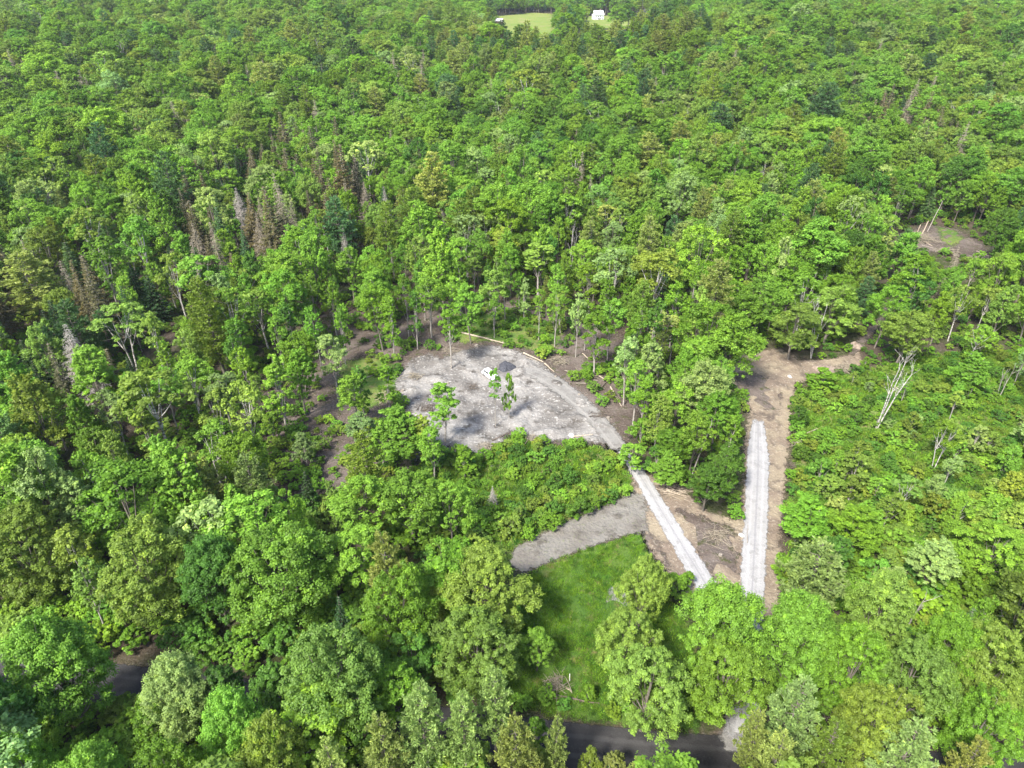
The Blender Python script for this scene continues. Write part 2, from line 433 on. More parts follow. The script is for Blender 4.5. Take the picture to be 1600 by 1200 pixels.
def spruce(seed, H, Rr, cb=0.08, dens=1.0, foliage=1.0, twigs=0.0, droop=0.35):
    r = np.random.default_rng(seed)
    C, T = Geo(), Geo()
    zt = np.linspace(0, H, 8)
    tube(T, np.stack([r.normal(0, .03, 8) * zt / H * 3, r.normal(0, .03, 8) * zt / H * 3, zt], 1), 0.19 * np.linspace(1.1, 0.05, 8), 6)
    z = H * cb
    while z < H - 0.15:
        f = (z - H * cb) / (H * (1 - cb))
        prof = (1 - f) ** 0.9
        nb = r.integers(5, 8); ph = r.uniform(0, 6.28)
        for b in range(nb):
            Lb = max(Rr * prof * r.uniform(0.65, 1.15), 0.22)
            a = ph + b * 2 * pi / nb + r.normal(0, 0.25)
            t = np.linspace(0, 1, 4)
            bx = np.stack([cos(a) * Lb * t, sin(a) * Lb * t, z - droop * Lb * t + 0.22 * Lb * t ** 3], 1)
            tube(T, bx, np.linspace(0.035, 0.01, 4), 3, cap=False)
            out = np.array([cos(a), sin(a), -0.15]); side = np.array([-sin(a), cos(a), 0.0])
            if foliage > 0:
                nt = max(int(Lb * 26 * dens * foliage), 5)
                tt = r.uniform(0.12, 1.0, nt) ** 0.85
                ctr = np.stack([np.interp(tt, t, bx[:, i]) for i in range(3)], 1)
                sg = r.choice([-1.0, 1.0], nt)[:, None]
                D = unit(out * r.uniform(0.3, 1.0, (nt, 1)) + side * sg * r.uniform(0.2, 1.0, (nt, 1)) + np.array([0, 0, -0.15]) + r.normal(0, .22, (nt, 3)))
                var = np.clip(0.42 + r.normal(0, .07) + r.normal(0, .13, nt), 0, 1)
                needle_cards(C, ctr, D, (0.30 + 0.22 * Lb) * r.uniform(.6, 1.1, nt) * (1.1 - 0.5 * tt), 0.085, r, var)
            if twigs > 0:
                nt = max(int(Lb * 9 * twigs), 3)
                tt = r.uniform(0.2, 1.0, nt)
                ctr = np.stack([np.interp(tt, t, bx[:, i]) for i in range(3)], 1)
                sg = r.choice([-1.0, 1.0], nt)[:, None]
                D = unit(out * r.uniform(0.2, .9, (nt, 1)) + side * sg * r.uniform(0.3, 1.0, (nt, 1)) + np.array([0, 0, -0.45]) + r.normal(0, .25, (nt, 3)))
                needle_cards(T, ctr, D, (0.35 + 0.25 * Lb) * r.uniform(.5, 1.1, nt), 0.022, r, np.full(nt, .5))
        z += r.uniform(0.32, 0.55) * (H / 13)
    return C, T

def snag(seed, H, stems=1, spread=0.2, twigs=1.0, clump=False):
    """leafless broadleaf skeleton"""
    r = np.random.default_rng(seed)
    T = Geo()
    def limb(p, d, L, rad, lev):
        n = 5
        pts = [p]
        dd = d.copy()
        for i in range(n):
            dd = unit(dd + r.normal(0, 0.045 if clump and lev == 0 else 0.10, 3) + np.array([0, 0, 0.05]))
            pts.append(pts[-1] + dd * L / n)
        tube(T, pts, np.linspace(rad, rad * 0.35, n + 1), 6 if lev == 0 else 4, cap=False)
        if lev < 3:
            for k in range(int(((9, 5, 4) if clump else (5, 4, 3))[lev] * twigs)):
                j = r.integers(3 if clump and lev == 0 else 2, n + 1)
                nd = unit(dd + r.normal(0, 0.42, 3) + np.array([0, 0, 0.4]))
                limb(pts[j], nd, L * r.uniform(0.22, 0.40) * (0.7 if clump else 1), rad * (0.28 if clump else 0.4), lev + 1)
    for s in range(stems):
        a = s * 2.4 + r.uniform(0, 1) if not clump else 0.2 + 0.5 * s
        limb(np.array([cos(a), sin(a), 0]) * 0.15 * (stems > 1) - np.array([0, 0, .2]), unit(np.array([cos(a) * spread, sin(a) * spread, 1.0])), H * r.uniform(.65, .8), (0.10 if clump else 0.17) * (H / 14), 0)
    return None, T

PROTO = {}     # kind -> list of dict(crown mesh, trunk mesh, H, Rr)
def proto(kind, gen, H, Rr, crown_mat, trunk_mat):
    C, T = gen
    d = dict(H=H, R=Rr, C=C, T=T, cm=crown_mat, tm=trunk_mat, kind=kind)
    d["crown"] = C.mesh(kind + "_crown", crown_mat) if C is not None and C.n else None
    d["trunk"] = T.mesh(kind + "_trunk", trunk_mat, smooth=True)
    PROTO.setdefault(kind, []).append(d)

for i in range(4):   # big roadside maples
    proto("large_maple", broadleaf(100 + i, 18, 7.2, 0.2, 17 + 2 * i, 22, 92, 0.155, (0.15, 0.3, 0.2, 0.35)[i], 0.38, 0.32, taper=(0, .3, .1, .4)[i], cs=(0.20, 0.36)), 18, 7.2, LEAF, BARK)
for i in range(10):   # forest broadleaf: broad domes, upright ovals and feathery leaders
    RR = (5.0, 3.7, 5.3, 3.3, 4.4, 5.0, 3.5, 4.7, 3.9, 4.5)[i]; CB = (0.30, 0.24, 0.28, 0.30, 0.34, 0.28, 0.2, 0.36, 0.26, 0.22)[i]; SY = (0.2, 0.9, 0.4, 1.1, 0.6, 0.3, 1.2, 0.7, 1.0, 0.5)[i]
    proto("broadleaf_tree", broadleaf(200 + i, 17.5, RR, CB, 12 + i % 4, 18, 50, 0.162, SY, 0.37, 0.2, cs=(0.20, 0.38), taper=(0.2, 0.7, 0.2, 0.9, 0.3, 0.1, 1.0, 0.2, 0.6, 0.5)[i]), 17.5, RR, LEAF, BARK)
for i in range(5):   # tall clearing-edge trees with long trunks
    proto("slender_tree", broadleaf(300 + i, 17.5, (2.6, 2.2, 3.1, 2.4, 2.8)[i], (0.36, 0.46, 0.30, 0.22, 0.40)[i], 12, 15, 34, 0.165, (0.5, 0.3, 0.8, 0.6, 1.0)[i], 0.40, 0.15, limb_vis=0.7, taper=(0.5, 0.2, 0.8, 1.0, 0.4)[i], crook=0.22), 17.5, (2.6, 2.2, 3.1, 2.4, 2.8)[i], LEAF, PALEB)
for i in range(3):
    proto("birch_tree", broadleaf(400 + i, 17, 4.0, 0.50, 8, 13, 30, 0.22, 0.1, 0.42, 0.19, stems=(1, 2, 1)[i], limb_vis=1.1), 17, 4.0, LEAF, BIRCH)
for i in range(3):
    proto("pine_tree", pine(500 + i, 18, 4.3, (0.24, 0.34, 0.2)[i], 1.0), 18, 4.3, NEEDLE, BARK)
for i in range(3):
    proto("spruce_tree", spruce(600 + i, 13, 2.4), 13, 2.4, NEEDLE, BARK)
for i in range(2):
    proto("withered_spruce", spruce(650 + i, 14, 2.5, 0.12, 0.9, 0.95, 0.5), 14, 2.5, NEEDLE, DEADW)
for i in range(2):
    proto("dead_spruce", spruce(700 + i, 14, 2.4, 0.10, 1.0, 0.0, 1.4, 0.5), 14, 2.4, NEEDLE, DEADW)
proto("dead_spruce", spruce(712, 16, 3.4, 0.06, 1.0, 0.0, 2.2, 0.5), 16, 3.4, NEEDLE, noise_mat("bleached_dead_wood", (0.24, 0.22, 0.195), (0.40, 0.375, 0.34), 4, 0.95, 0.2))
for i in range(3):
    proto("bare_tree", snag(750 + i, 13, (1, 3, 2)[i], (0.05, 0.15, 0.18)[i]), 13, 3.0, NEEDLE, (PALEB, BIRCH, PALEB)[i])
proto("bare_tree", snag(771, 20, 3, 0.07, 1.0, True), 17, 3.0, NEEDLE, BIRCH)
for i in range(4):
    proto("shrub", broadleaf(800 + i, 2.6, 1.7, 0.06, 7, 13, 34, 0.115, 0.3 * (i % 3), 0.42, 0.045, stems=3, cs=(0.2, 0.4)), 2.6, 1.7, LEAF, BARK)
for i in range(3):
    proto("young_tree", broadleaf(850 + i, 7.5, 2.3, 0.14, 11, 14, 42, 0.145, (0.5, 0.9, 0.3)[i], 0.40, 0.08, taper=(0.4, 0.8, 0.1)[i], cs=(0.2, 0.4)), 7.5, 2.3, LEAF, PALEB)

# ------------------------------------------------------------------ regions of the place (traced on the photograph, laid on the ground)
CLEARING = [(612, 600), (640, 562), (668, 552), (690, 560), (722, 546), (765, 538), (812, 548), (846, 566), (880, 592), (925, 628), (962, 668), (972, 700), (940, 696), (893, 690), (838, 692), (800, 676), (780, 700), (735, 712), (700, 706), (668, 690), (640, 650)]
LITTERP = [(420, 560), (470, 520), (540, 490), (590, 470), (640, 455), (720, 470), (800, 468), (860, 480), (930, 500), (990, 530), (1010, 600), (1000, 680), (975, 705), (940, 700), (700, 715), (600, 730), (540, 770), (470, 790), (430, 720), (400, 640)]
EARTHP = [(1125, 585), (1140, 560), (1180, 548), (1222, 544), (1250, 562), (1300, 560), (1345, 548), (1350, 572), (1290, 590), (1246, 600), (1238, 640), (1236, 700), (1228, 770), (1222, 850), (1222, 950), (1212, 1010), (1190, 1100), (1130, 1120), (1085, 960), (1050, 905), (1018, 870), (1000, 835), (985, 800), (985, 740), (1020, 742), (1060, 760), (1110, 800), (1150, 810), (1160, 760), (1160, 690), (1168, 640), (1150, 612)]
TRACKP = [(1012, 772), (1014, 832), (965, 842), (925, 856), (870, 876), (815, 900), (790, 880), (800, 858), (850, 830), (905, 806), (960, 782), (985, 770)]
GRASSP = [(1000, 832), (1024, 880), (1050, 930), (1090, 1000), (1110, 1100), (1090, 1148), (960, 1136), (860, 1120), (760, 1090), (780, 940), (815, 900), (870, 872), (930, 852)]
MIDBRUSH = [(690, 705), (740, 705), (800, 680), (850, 694), (940, 698), (975, 720), (1000, 762), (960, 788), (900, 812), (845, 838), (795, 866), (730, 870), (660, 800)]
RBRUSH = [(1245, 610), (1290, 590), (1350, 575), (1430, 556), (1520, 548), (1610, 548), (1680, 620), (1760, 900), (1620, 960), (1440, 960), (1300, 920), (1232, 880), (1232, 760), (1238, 690)]
SLASHP = [(1408, 388), (1416, 362), (1440, 350), (1500, 358), (1540, 384), (1556, 406), (1525, 410), (1475, 396), (1435, 394)]
PATHP = [(1322, 552), (1346, 522), (1374, 490), (1390, 466), (1396, 468), (1384, 498), (1360, 532), (1336, 560)]
FIELD1 = [(770, 26), (832, 20), (868, 22), (872, 50), (852, 66), (800, 66), (772, 56)]
FIELD2 = [(905, 26), (990, 24), (1000, 40), (960, 46), (905, 44)]
FIELD3 = [(1555, -4), (1610, -6), (1612, 6), (1560, 6)]

ROADC = [(-420, 1010), (-200, 1032), (0, 1050), (165, 1068), (320, 1086), (450, 1104), (600, 1126), (750, 1148), (900, 1166), (1000, 1176), (1150, 1188), (1400, 1208), (1700, 1230), (2000, 1250)]
DRIVE_L = [(1158, 1168), (1156, 1090), (1140, 1010), (1113, 935), (1078, 875), (1040, 812), (1010, 762), (985, 722), (968, 700)]
DRIVE_G = [(972, 707), (945, 672), (915, 640), (880, 610), (845, 588), (812, 574)]
DRIVE_R = [(1162, 1165), (1166, 1090), (1170, 1010), (1173, 950), (1177, 880), (1181, 800), (1184, 730), (1184, 690), (1184, 655)]

def resample(P, step=0.8):
    P = np.asarray(P, float)
    # Catmull-Rom
    Q = []
    for i in range(len(P) - 1):
        p0, p1, p2, p3 = P[max(i - 1, 0)], P[i], P[i + 1], P[min(i + 2, len(P) - 1)]
        n = max(int(np.hypot(*(p2 - p1)) / step), 2)
        for t in np.linspace(0, 1, n, endpoint=False):
            Q.append(0.5 * ((2 * p1) + (p2 - p0) * t + (2 * p0 - 5 * p1 + 4 * p2 - p3) * t * t + (3 * p1 - p0 - 3 * p2 + p3) * t ** 3))
    Q.append(P[-1])
    return np.array(Q)

CL_ROAD, CL_L, CL_G, CL_R = [resample(poly_w(c)) for c in (ROADC, DRIVE_L, DRIVE_G, DRIVE_R)]
W_POLY = {k: poly_w(v) for k, v in dict(clearing=CLEARING, litter=LITTERP, earth=EARTHP, track=TRACKP, grass=GRASSP, midbrush=MIDBRUSH, rbrush=RBRUSH, slash=SLASHP, path=PATHP).items()}

def far_poly(P):     # fields lie on the rolling far ground
    out = []
    for a, b in P:
        x, y = at(a, b, 0.0)
        for _ in range(6):
            z = float(terrain(x, y)); x, y = at(a, b, z)
        out.append((x, y))
    return np.array(out)
F_POLY = [far_poly(p) for p in (FIELD1, FIELD2, FIELD3)]

# ------------------------------------------------------------------ ground and ground covers
def axis(a, b, fine, mid, coarse, f0, f1):
    v = [a]
    while v[-1] < b:
        x = v[-1]
        d = 0 if f0 <= x <= f1 else min(abs(x - f0), abs(x - f1))
        v.append(x + (fine if d == 0 else mid if d < 1500 else coarse))
    return np.array(v)

gx = axis(-4200, 4200, 6, 24, 120, -260, 260); gy = axis(-250, 7000, 6, 24, 120, 0, 420)
X, Y = np.meshgrid(gx, gy)
Z = terrain(X, Y)
nx, ny = len(gx), len(gy)
ii = np.arange(nx * ny).reshape(ny, nx)
gf = np.stack([ii[:-1, :-1], ii[:-1, 1:], ii[1:, 1:], ii[1:, :-1]], -1).reshape(-1, 4)
gme = mesh_np("ground", np.stack([X, Y, Z], -1).reshape(-1, 3), gf, [GROUND], smooth=True)
tag(link(bpy.data.objects.new("ground", gme)), kind="structure")

def sheet(name, P, mat, z, res=0.6, soft=1.5, bumpy=0.0, label=None, thing=False):
    """ground cover following the terrain inside polygon P, with an 'edge' attribute for a ragged rim"""
    P = np.asarray(P)
    x0, y0 = P.min(0) - soft; x1, y1 = P.max(0) + soft
    xs = np.arange(x0, x1 + res, res); ys = np.arange(y0, y1 + res, res)
    X, Y = np.meshgrid(xs, ys)
    ins = in_poly(X, Y, P); d = seg_dist(X, Y, P) * np.where(ins, 1, -1)
    e = d / soft
    keep = d > -soft * 0.9
    idx = -np.ones(X.shape, int); idx[keep] = np.arange(keep.sum())
    q = np.stack([idx[:-1, :-1], idx[:-1, 1:], idx[1:, 1:], idx[1:, :-1]], -1).reshape(-1, 4)
    q = q[(q >= 0).all(1)]
    zz = terrain(X, Y) + z
    if bumpy:
        g = np.random.default_rng(len(P)); b = 0
        for k in range(10):
            a = g.uniform(0, 6.28); w = g.uniform(0.5, 2.4)
            b = b + np.sin((X * cos(a) + Y * sin(a)) * w + g.uniform(0, 6)) / w
        zz = zz + np.clip(e, 0, 1) * np.maximum(b, -0.6) * bumpy * 0.2 + np.clip(e, 0, 1) * bumpy * 0.12
    me = mesh_np(name, np.stack([X[keep], Y[keep], zz[keep]], 1), q, [mat], attrs={"edge": e[keep]}, smooth=True)
    return tag(link(bpy.data.objects.new(name, me)), kind="structure")

def strip(name, C, width, mat, z, soft=0.35, na=16, crown=0.05):
    C = np.asarray(C); n = len(C)
    t = np.gradient(C, axis=0); t /= np.linalg.norm(t, axis=1)[:, None]
    nrm = np.stack([-t[:, 1], t[:, 0]], 1)
    wid = np.interp(np.linspace(0, 1, n), np.linspace(0, 1, len(width)), width) if np.ndim(width) else np.full(n, float(width))
    u = np.linspace(-1.12, 1.12, na + 1)
    Pt = C[:, None, :] - nrm[:, None, :] * (u[None, :, None] * wid[:, None, None] / 2)
    zz = terrain(Pt[..., 0], Pt[..., 1]) + z + crown * (1 - np.clip(u[None, :], -1, 1) ** 2)
    V = np.concatenate([Pt, zz[..., None]], -1).reshape(-1, 3)
    ii = np.arange(n * (na + 1)).reshape(n, na + 1)
    q = np.stack([ii[:-1, :-1], ii[:-1, 1:], ii[1:, 1:], ii[1:, :-1]], -1).reshape(-1, 4)
    dist = np.minimum(np.arange(n), np.arange(n)[::-1])[:, None] * 0.8
    e = np.minimum((1 - np.abs(u))[None, :] * wid[:, None] / 2 / soft, (dist - 0.8) / 2.2)
    me = mesh_np(name, V, q, [mat], attrs={"edge": e.ravel(), "across": np.broadcast_to(u, (n, na + 1)).ravel()}, smooth=True)
    return tag(link(bpy.data.objects.new(name, me)), kind="structure")

sheet("leaf_litter", W_POLY["litter"], LITTER, 0.02, 0.8, 4.0)
sheet("weedy_ground", W_POLY["midbrush"], BRUSHM, 0.05, 0.6, 1.5)
sheet("weedy_ground", W_POLY["rbrush"], BRUSHM, 0.05, 0.9, 3.0)
sheet("weedy_ground", poly_w([(700, 488), (830, 488), (885, 520), (866, 556), (820, 546), (765, 534), (722, 538), (690, 520)]), BRUSHM, 0.05, 0.6, 2.2)
sheet("weedy_ground", poly_w([(535, 562), (600, 556), (636, 585), (612, 628), (560, 645), (520, 605)]), BRUSHM, 0.05, 0.6, 2.2)
sheet("weedy_ground", poly_w([(1462, 354), (1496, 361), (1510, 376), (1486, 388), (1468, 376)]), BRUSHM, 0.16, 0.8, 2.5)
sheet("clearing", W_POLY["clearing"], CLEAR, 0.09, 0.35, 2.0, 0.5)
sheet("bare_earth", W_POLY["earth"], EARTH, 0.07, 0.35, 1.4, 0.25)
sheet("churned_soil", poly_w([(1052, 792), (1100, 806), (1150, 824), (1158, 870), (1156, 905), (1118, 912), (1092, 880), (1066, 836)]), LITTER, 0.14, 0.35, 2.2, 0.3)
sheet("churned_soil", poly_w([(1136, 588), (1160, 574), (1200, 590), (1226, 620), (1212, 650), (1176, 648), (1160, 612)]), LITTER, 0.14, 0.35, 2.4, 0.2)
sheet("churned_soil", poly_w([(1000, 834), (1018, 834), (1040, 866), (1056, 896), (1036, 884), (1014, 862)]), LITTER, 0.15, 0.35, 1.2, 0.2)
sheet("dirt_track", W_POLY["track"], TRACK, 0.13, 0.35, 1.2, 0.2)
sheet("lawn", W_POLY["grass"], GRASSM, 0.10, 0.4, 1.3, 0.2)
sheet("logging_clearing", W_POLY["slash"], LITTER, 0.06, 0.7, 3.0, 0.3)
sheet("dirt_path", W_POLY["path"], LITTER, 0.08, 0.5, 1.5, 0.2)
sheet("gravel_patch", poly_w([(950, 920), (975, 912), (1000, 915), (1010, 935), (985, 950), (960, 955), (945, 945)]), CLEAR, 0.20, 0.3, 1.0)
sheet("gravel_apron", poly_w([(1138, 1120), (1150, 1080), (1172, 1080), (1178, 1130), (1190, 1165), (1180, 1180), (1130, 1178), (1124, 1150)]), GRAVG, 0.14, 0.35, 1.0)
for P in F_POLY: sheet("field", P, FIELDM, 0.5, 8, 12)
strip("paved_road", CL_ROAD, 6.4, ASPH, 0.06, 0.3)
strip("gravel_track", CL_G, [4.2, 4.6, 5.2, 5.6, 5.0], GRAVG, 0.30, 0.9)
strip("gravel_drive", CL_L, [4.4, 3.9, 3.7, 3.8, 3.5, 3.2, 2.4], GRAVW, 0.28, 0.6)
strip("gravel_drive", CL_R, [4.4, 4.0, 3.9, 4.2, 4.4, 4.5, 2.4], GRAVW, 0.32, 0.6)

# ------------------------------------------------------------------ plan the planting
TINT = {
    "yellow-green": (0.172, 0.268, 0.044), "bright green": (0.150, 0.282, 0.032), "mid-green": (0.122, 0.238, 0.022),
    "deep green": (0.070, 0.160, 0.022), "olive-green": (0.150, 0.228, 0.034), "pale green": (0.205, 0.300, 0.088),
    "blue-green": (0.080, 0.162, 0.056), "dark green": (0.032, 0.078, 0.026), "brown": (0.122, 0.114, 0.050), "light olive": (0.215, 0.270, 0.068),
}
def tint_jit(c, r):
    b = r.normal(1.07, 0.16); b = min(max(b, .72), 1.5); h = r.normal(0, 0.07)
    return (max(c[0] * b * (1 + h), .004), max(c[1] * b, .004), max(c[2] * b * (1 - h), .003))

PL = []     # every plant: kind, variant, x, y, z, sx, sz, rot, tilt, tint name, tint, label, group, fixed
def plant(kind, x, y, height, crown_w=None, tint="mid-green", label=None, variant=None, tilt=(0, 0), cat=None, group=None, rot=None):
    ps = PROTO[kind]
    v = rng.integers(len(ps)) if variant is None else variant
    p = ps[v]
    sz = height / p["H"]
    sx = (crown_w / 2 / p["R"]) if crown_w else sz * rng.uniform(0.9, 1.1)
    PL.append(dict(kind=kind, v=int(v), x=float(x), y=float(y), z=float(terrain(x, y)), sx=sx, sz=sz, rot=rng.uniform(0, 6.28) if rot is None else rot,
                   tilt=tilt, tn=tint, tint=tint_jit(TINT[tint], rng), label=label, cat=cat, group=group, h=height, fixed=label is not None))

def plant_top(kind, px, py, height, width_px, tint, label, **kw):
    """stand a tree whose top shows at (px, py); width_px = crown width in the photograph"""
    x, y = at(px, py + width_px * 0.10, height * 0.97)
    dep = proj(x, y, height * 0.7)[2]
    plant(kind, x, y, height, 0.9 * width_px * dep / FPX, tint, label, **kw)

def plant_base(kind, px, py, height, width_px, tint, label, **kw):
    x, y = at(px, py, 0.0)
    dep = proj(x, y, height * 0.7)[2]
    plant(kind, x, y, height, width_px * dep / FPX, tint, label, **kw)

T_, B_ = plant_top, plant_base
# --- roadside and foreground trees: kind, top px, top py, height, crown px, tint, label
T_("large_maple", 58, 968, 19, 180, "bright green", "broad domed maple in the lower left corner, left of the shaded road gap", cat="maple tree")
T_("large_maple", 18, 790, 18, 175, "olive-green", "olive-green maple at the left edge, above the corner maple by the road", cat="maple tree")
T_("large_maple", 205, 812, 19, 180, "yellow-green", "light yellow-green maple leaning over the shaded road gap from above", cat="maple tree")
T_("large_maple", 318, 838, 17, 130, "deep green", "darker maple squeezed between two light maples above the road gap", cat="maple tree")
T_("large_maple", 425, 812, 19, 205, "bright green", "big many-domed bright green maple, second light one right of the road gap", cat="maple tree")
T_("large_maple", 505, 978, 20, 190, "yellow-green", "tall dense yellow-green maple standing in front, midway between road gap and lawn", cat="maple tree")
T_("large_maple", 262, 1032, 15, 140, "pale green", "pale green maple with greyish top just right of the shaded road gap", cat="maple tree")
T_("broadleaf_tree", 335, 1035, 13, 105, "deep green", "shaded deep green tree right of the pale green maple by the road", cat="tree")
T_("broadleaf_tree", 232, 1100, 10, 85, "mid-green", "small tree between the pale green maple and the bottom edge", cat="tree")
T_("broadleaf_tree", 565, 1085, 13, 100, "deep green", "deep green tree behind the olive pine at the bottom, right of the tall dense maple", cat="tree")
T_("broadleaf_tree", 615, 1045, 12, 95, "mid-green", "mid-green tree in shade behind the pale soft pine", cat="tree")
T_("broadleaf_tree", 420, 1035, 13, 95, "deep green", "deep green tree tucked left of the tall dense maple", cat="tree")
T_("large_maple", 350, 1086, 16, 130, "bright green", "bright green maple at the bottom, left of the tall dense maple", cat="maple tree")
T_("large_maple", 125, 1178, 16, 150, "bright green", "maple top cut by the bottom edge near the lower left corner", cat="maple tree")
T_("large_maple", 250, 1160, 17, 140, "mid-green", "maple top cut by the bottom edge below the pale green maple", cat="maple tree")
T_("large_maple", 412, 1120, 18, 150, "olive-green", "olive maple at the bottom edge in front of the tall dense maple", cat="maple tree")
T_("large_maple", 10, 1150, 16, 130, "mid-green", "maple in the extreme bottom left corner", cat="maple tree")
T_("large_maple", 615, 880, 18, 145, "mid-green", "cool green maple left of the yellow-green maple by the lawn", cat="maple tree")
T_("large_maple", 757, 858, 16, 172, "yellow-green", "yellow-green maple overhanging the left side of the lawn", cat="maple tree")
T_("large_maple", 742, 950, 15, 165, "yellow-green", "lower yellow-green maple in front of the one overhanging the lawn", cat="maple tree")
T_("broadleaf_tree", 840, 985, 8, 70, "bright green", "small fresh green tree at the lawn's left rim", cat="tree")
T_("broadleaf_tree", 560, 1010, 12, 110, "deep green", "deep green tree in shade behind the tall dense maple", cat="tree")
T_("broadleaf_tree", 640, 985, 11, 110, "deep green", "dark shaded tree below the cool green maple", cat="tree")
T_("pine_tree", 655, 1065, 19, 120, "pale green", "pale soft pine, tallest of the pines at the bottom edge left of the lawn", cat="pine tree")
T_("pine_tree", 590, 1110, 17, 110, "light olive", "olive pine left of the pale soft pine at the bottom edge", cat="pine tree")
T_("pine_tree", 772, 1040, 18, 90, "pale green", "pine with pale bleached top in front of the yellow-green maples", cat="pine tree")
T_("pine_tree", 722, 1080, 17, 90, "pale green", "pine between the pale soft pine and the bleached-top pine", cat="pine tree")
T_("pine_tree", 805, 1118, 17, 110, "light olive", "light olive pine at the bottom edge, left of the narrow one", cat="pine tree")
T_("pine_tree", 872, 1118, 15, 62, "light olive", "narrow olive pine at the bottom edge below the lawn", cat="pine tree")
T_("pine_tree", 508, 1150, 16, 95, "light olive", "yellowish pine at the bottom edge right of the olive maple", cat="pine tree")
T_("pine_tree", 1000, 1182, 14, 70, "light olive", "pine tip poking up in front of the paved road, below the lawn maples", cat="pine tree")
T_("large_maple", 1012, 868, 14, 92, "yellow-green", "tall narrow yellow-topped maple between the lawn and the left gravel drive", cat="maple tree", variant=2)
T_("large_maple", 985, 948, 14, 118, "yellow-green", "middle maple of the clump right of the lawn", cat="maple tree", variant=0)
T_("large_maple", 1020, 1012, 15, 158, "yellow-green", "round yellow-green maple in front of the clump right of the lawn", cat="maple tree", variant=0)
T_("pine_tree", 1188, 1108, 15, 70, "light olive", "olive pine in front of the gravel apron where the drives reach the road", cat="pine tree")
T_("young_tree", 838, 1118, 7, 60, "mid-green", "bushy young tree between the lawn's lower end and the road, right of the yellow-green maples", cat="young tree")
T_("young_tree", 962, 1178, 6, 46, "light olive", "olive young tree at the bottom edge left of the pine tip by the road", cat="young tree")
T_("pine_tree", 830, 1165, 12, 70, "light olive", "short olive pine at the bottom edge left of the narrow one", cat="pine tree")
T_("young_tree", 925, 1166, 6, 50, "olive-green", "olive young tree at the bottom edge on the near side of the road, below the lawn", cat="young tree")
T_("large_maple", 1140, 912, 17, 168, "bright green", "large bright green maple hiding where the two gravel drives meet", cat="maple tree", variant=3)
T_("large_maple", 1150, 1005, 15, 150, "bright green", "lower bright green maple in front of the one hiding the drives' junction", cat="maple tree", variant=2)
T_("pine_tree", 1258, 1055, 19, 135, "pale green", "large pale pine right of the maple that hides the drives' junction", cat="pine tree")
T_("pine_tree", 1225, 1140, 16, 100, "light olive", "olive pine at the bottom edge by the road junction", cat="pine tree")
T_("pine_tree", 1310, 1120, 16, 100, "olive-green", "darker olive pine right of the large pale pine", cat="pine tree")
T_("pine_tree", 1440, 1118, 18, 135, "pale green", "pale blue-tinged pine at the bottom edge of the lower right woods", cat="pine tree")
T_("pine_tree", 1535, 1150, 15, 90, "light olive", "light olive pine at the bottom edge near the lower right corner", cat="pine tree")
T_("pine_tree", 1285, 838, 17, 145, "pale green", "soft pale pine right of the right gravel drive", cat="pine tree")
T_("large_maple", 1262, 935, 17, 150, "bright green", "bright green maple in front of the soft pale pine right of the drive", cat="maple tree")
T_("large_maple", 1355, 975, 17, 125, "mid-green", "maple right of the bright green one in the lower right woods", cat="maple tree")
T_("large_maple", 1400, 890, 16, 130, "yellow-green", "yellow-green maple beside the soft pale pine", cat="maple tree")
T_("large_maple", 1450, 1000, 17, 145, "yellow-green", "yellow-green maple in the middle of the lower right woods", cat="maple tree")
T_("large_maple", 1500, 960, 16, 120, "mid-green", "mid-green maple behind the yellow-green one in the lower right woods", cat="maple tree")
T_("large_maple", 1570, 975, 16, 140, "yellow-green", "light maple at the right edge, lower right", cat="maple tree")
T_("large_maple", 1390, 1070, 16, 150, "olive-green", "wide olive-green maple right of the large pale pine at the bottom", cat="maple tree")
T_("large_maple", 1560, 1085, 15, 130, "mid-green", "maple at the right edge just above the bottom corner", cat="maple tree")
T_("broadleaf_tree", 1475, 840, 11, 85, "pale green", "pale yellowish tree in the brush, upper rim of the lower right woods", cat="tree")
T_("broadleaf_tree", 1570, 820, 11, 120, "bright green", "round tree at the right edge of the brush", cat="tree")
T_("broadleaf_tree", 1270, 770, 10, 95, "mid-green", "dark bushy tree beside the right drive's lower bend", cat="tree")
T_("broadleaf_tree", 1350, 790, 9, 95, "mid-green", "bushy tree in the brush behind the soft pale pine", cat="tree")
T_("young_tree", 1290, 712, 6.5, 55, "bright green", "neat round young tree standing in the brush right of the drive", cat="young tree")
T_("young_tree", 1345, 705, 7.5, 60, "yellow-green", "upright yellow-green young tree beside the neat round one in the brush", cat="young tree")
# --- wood left of the clearing and between clearing and lawn
T_("pine_tree", 382, 702, 17, 105, "light olive", "rounded pale pine standing out above the maples left of the brush", cat="pine tree", variant=2)
T_("broadleaf_tree", 560, 742, 15, 120, "bright green", "left one of the light trees in front of the mid brush patch", cat="tree")
T_("broadleaf_tree", 640, 735, 15, 125, "bright green", "middle one of the light trees in front of the mid brush patch", cat="tree")
T_("broadleaf_tree", 702, 752, 13, 90, "bright green", "right one of the light trees in front of the mid brush patch", cat="tree")
T_("broadleaf_tree", 622, 628, 14, 105, "bright green", "broad light tree covering the left rim of the grey clearing", cat="tree")
T_("slender_tree", 690, 592, 15, 62, "bright green", "tall slim tree rising over the left part of the grey clearing", cat="tree")
T_("slender_tree", 655, 640, 13, 60, "yellow-green", "slim tree between the broad light tree and the grey clearing", cat="tree")
T_("slender_tree", 512, 515, 17, 60, "pale green", "pale tall tree left of the clearing, over the brown leaf litter", cat="tree")
T_("slender_tree", 545, 575, 15, 60, "bright green", "bright slim tree on the brown litter, right of the pale tall one", cat="tree")
T_("young_tree", 420, 642, 8, 50, "bright green", "young tree on the brown litter far left of the clearing", cat="young tree")
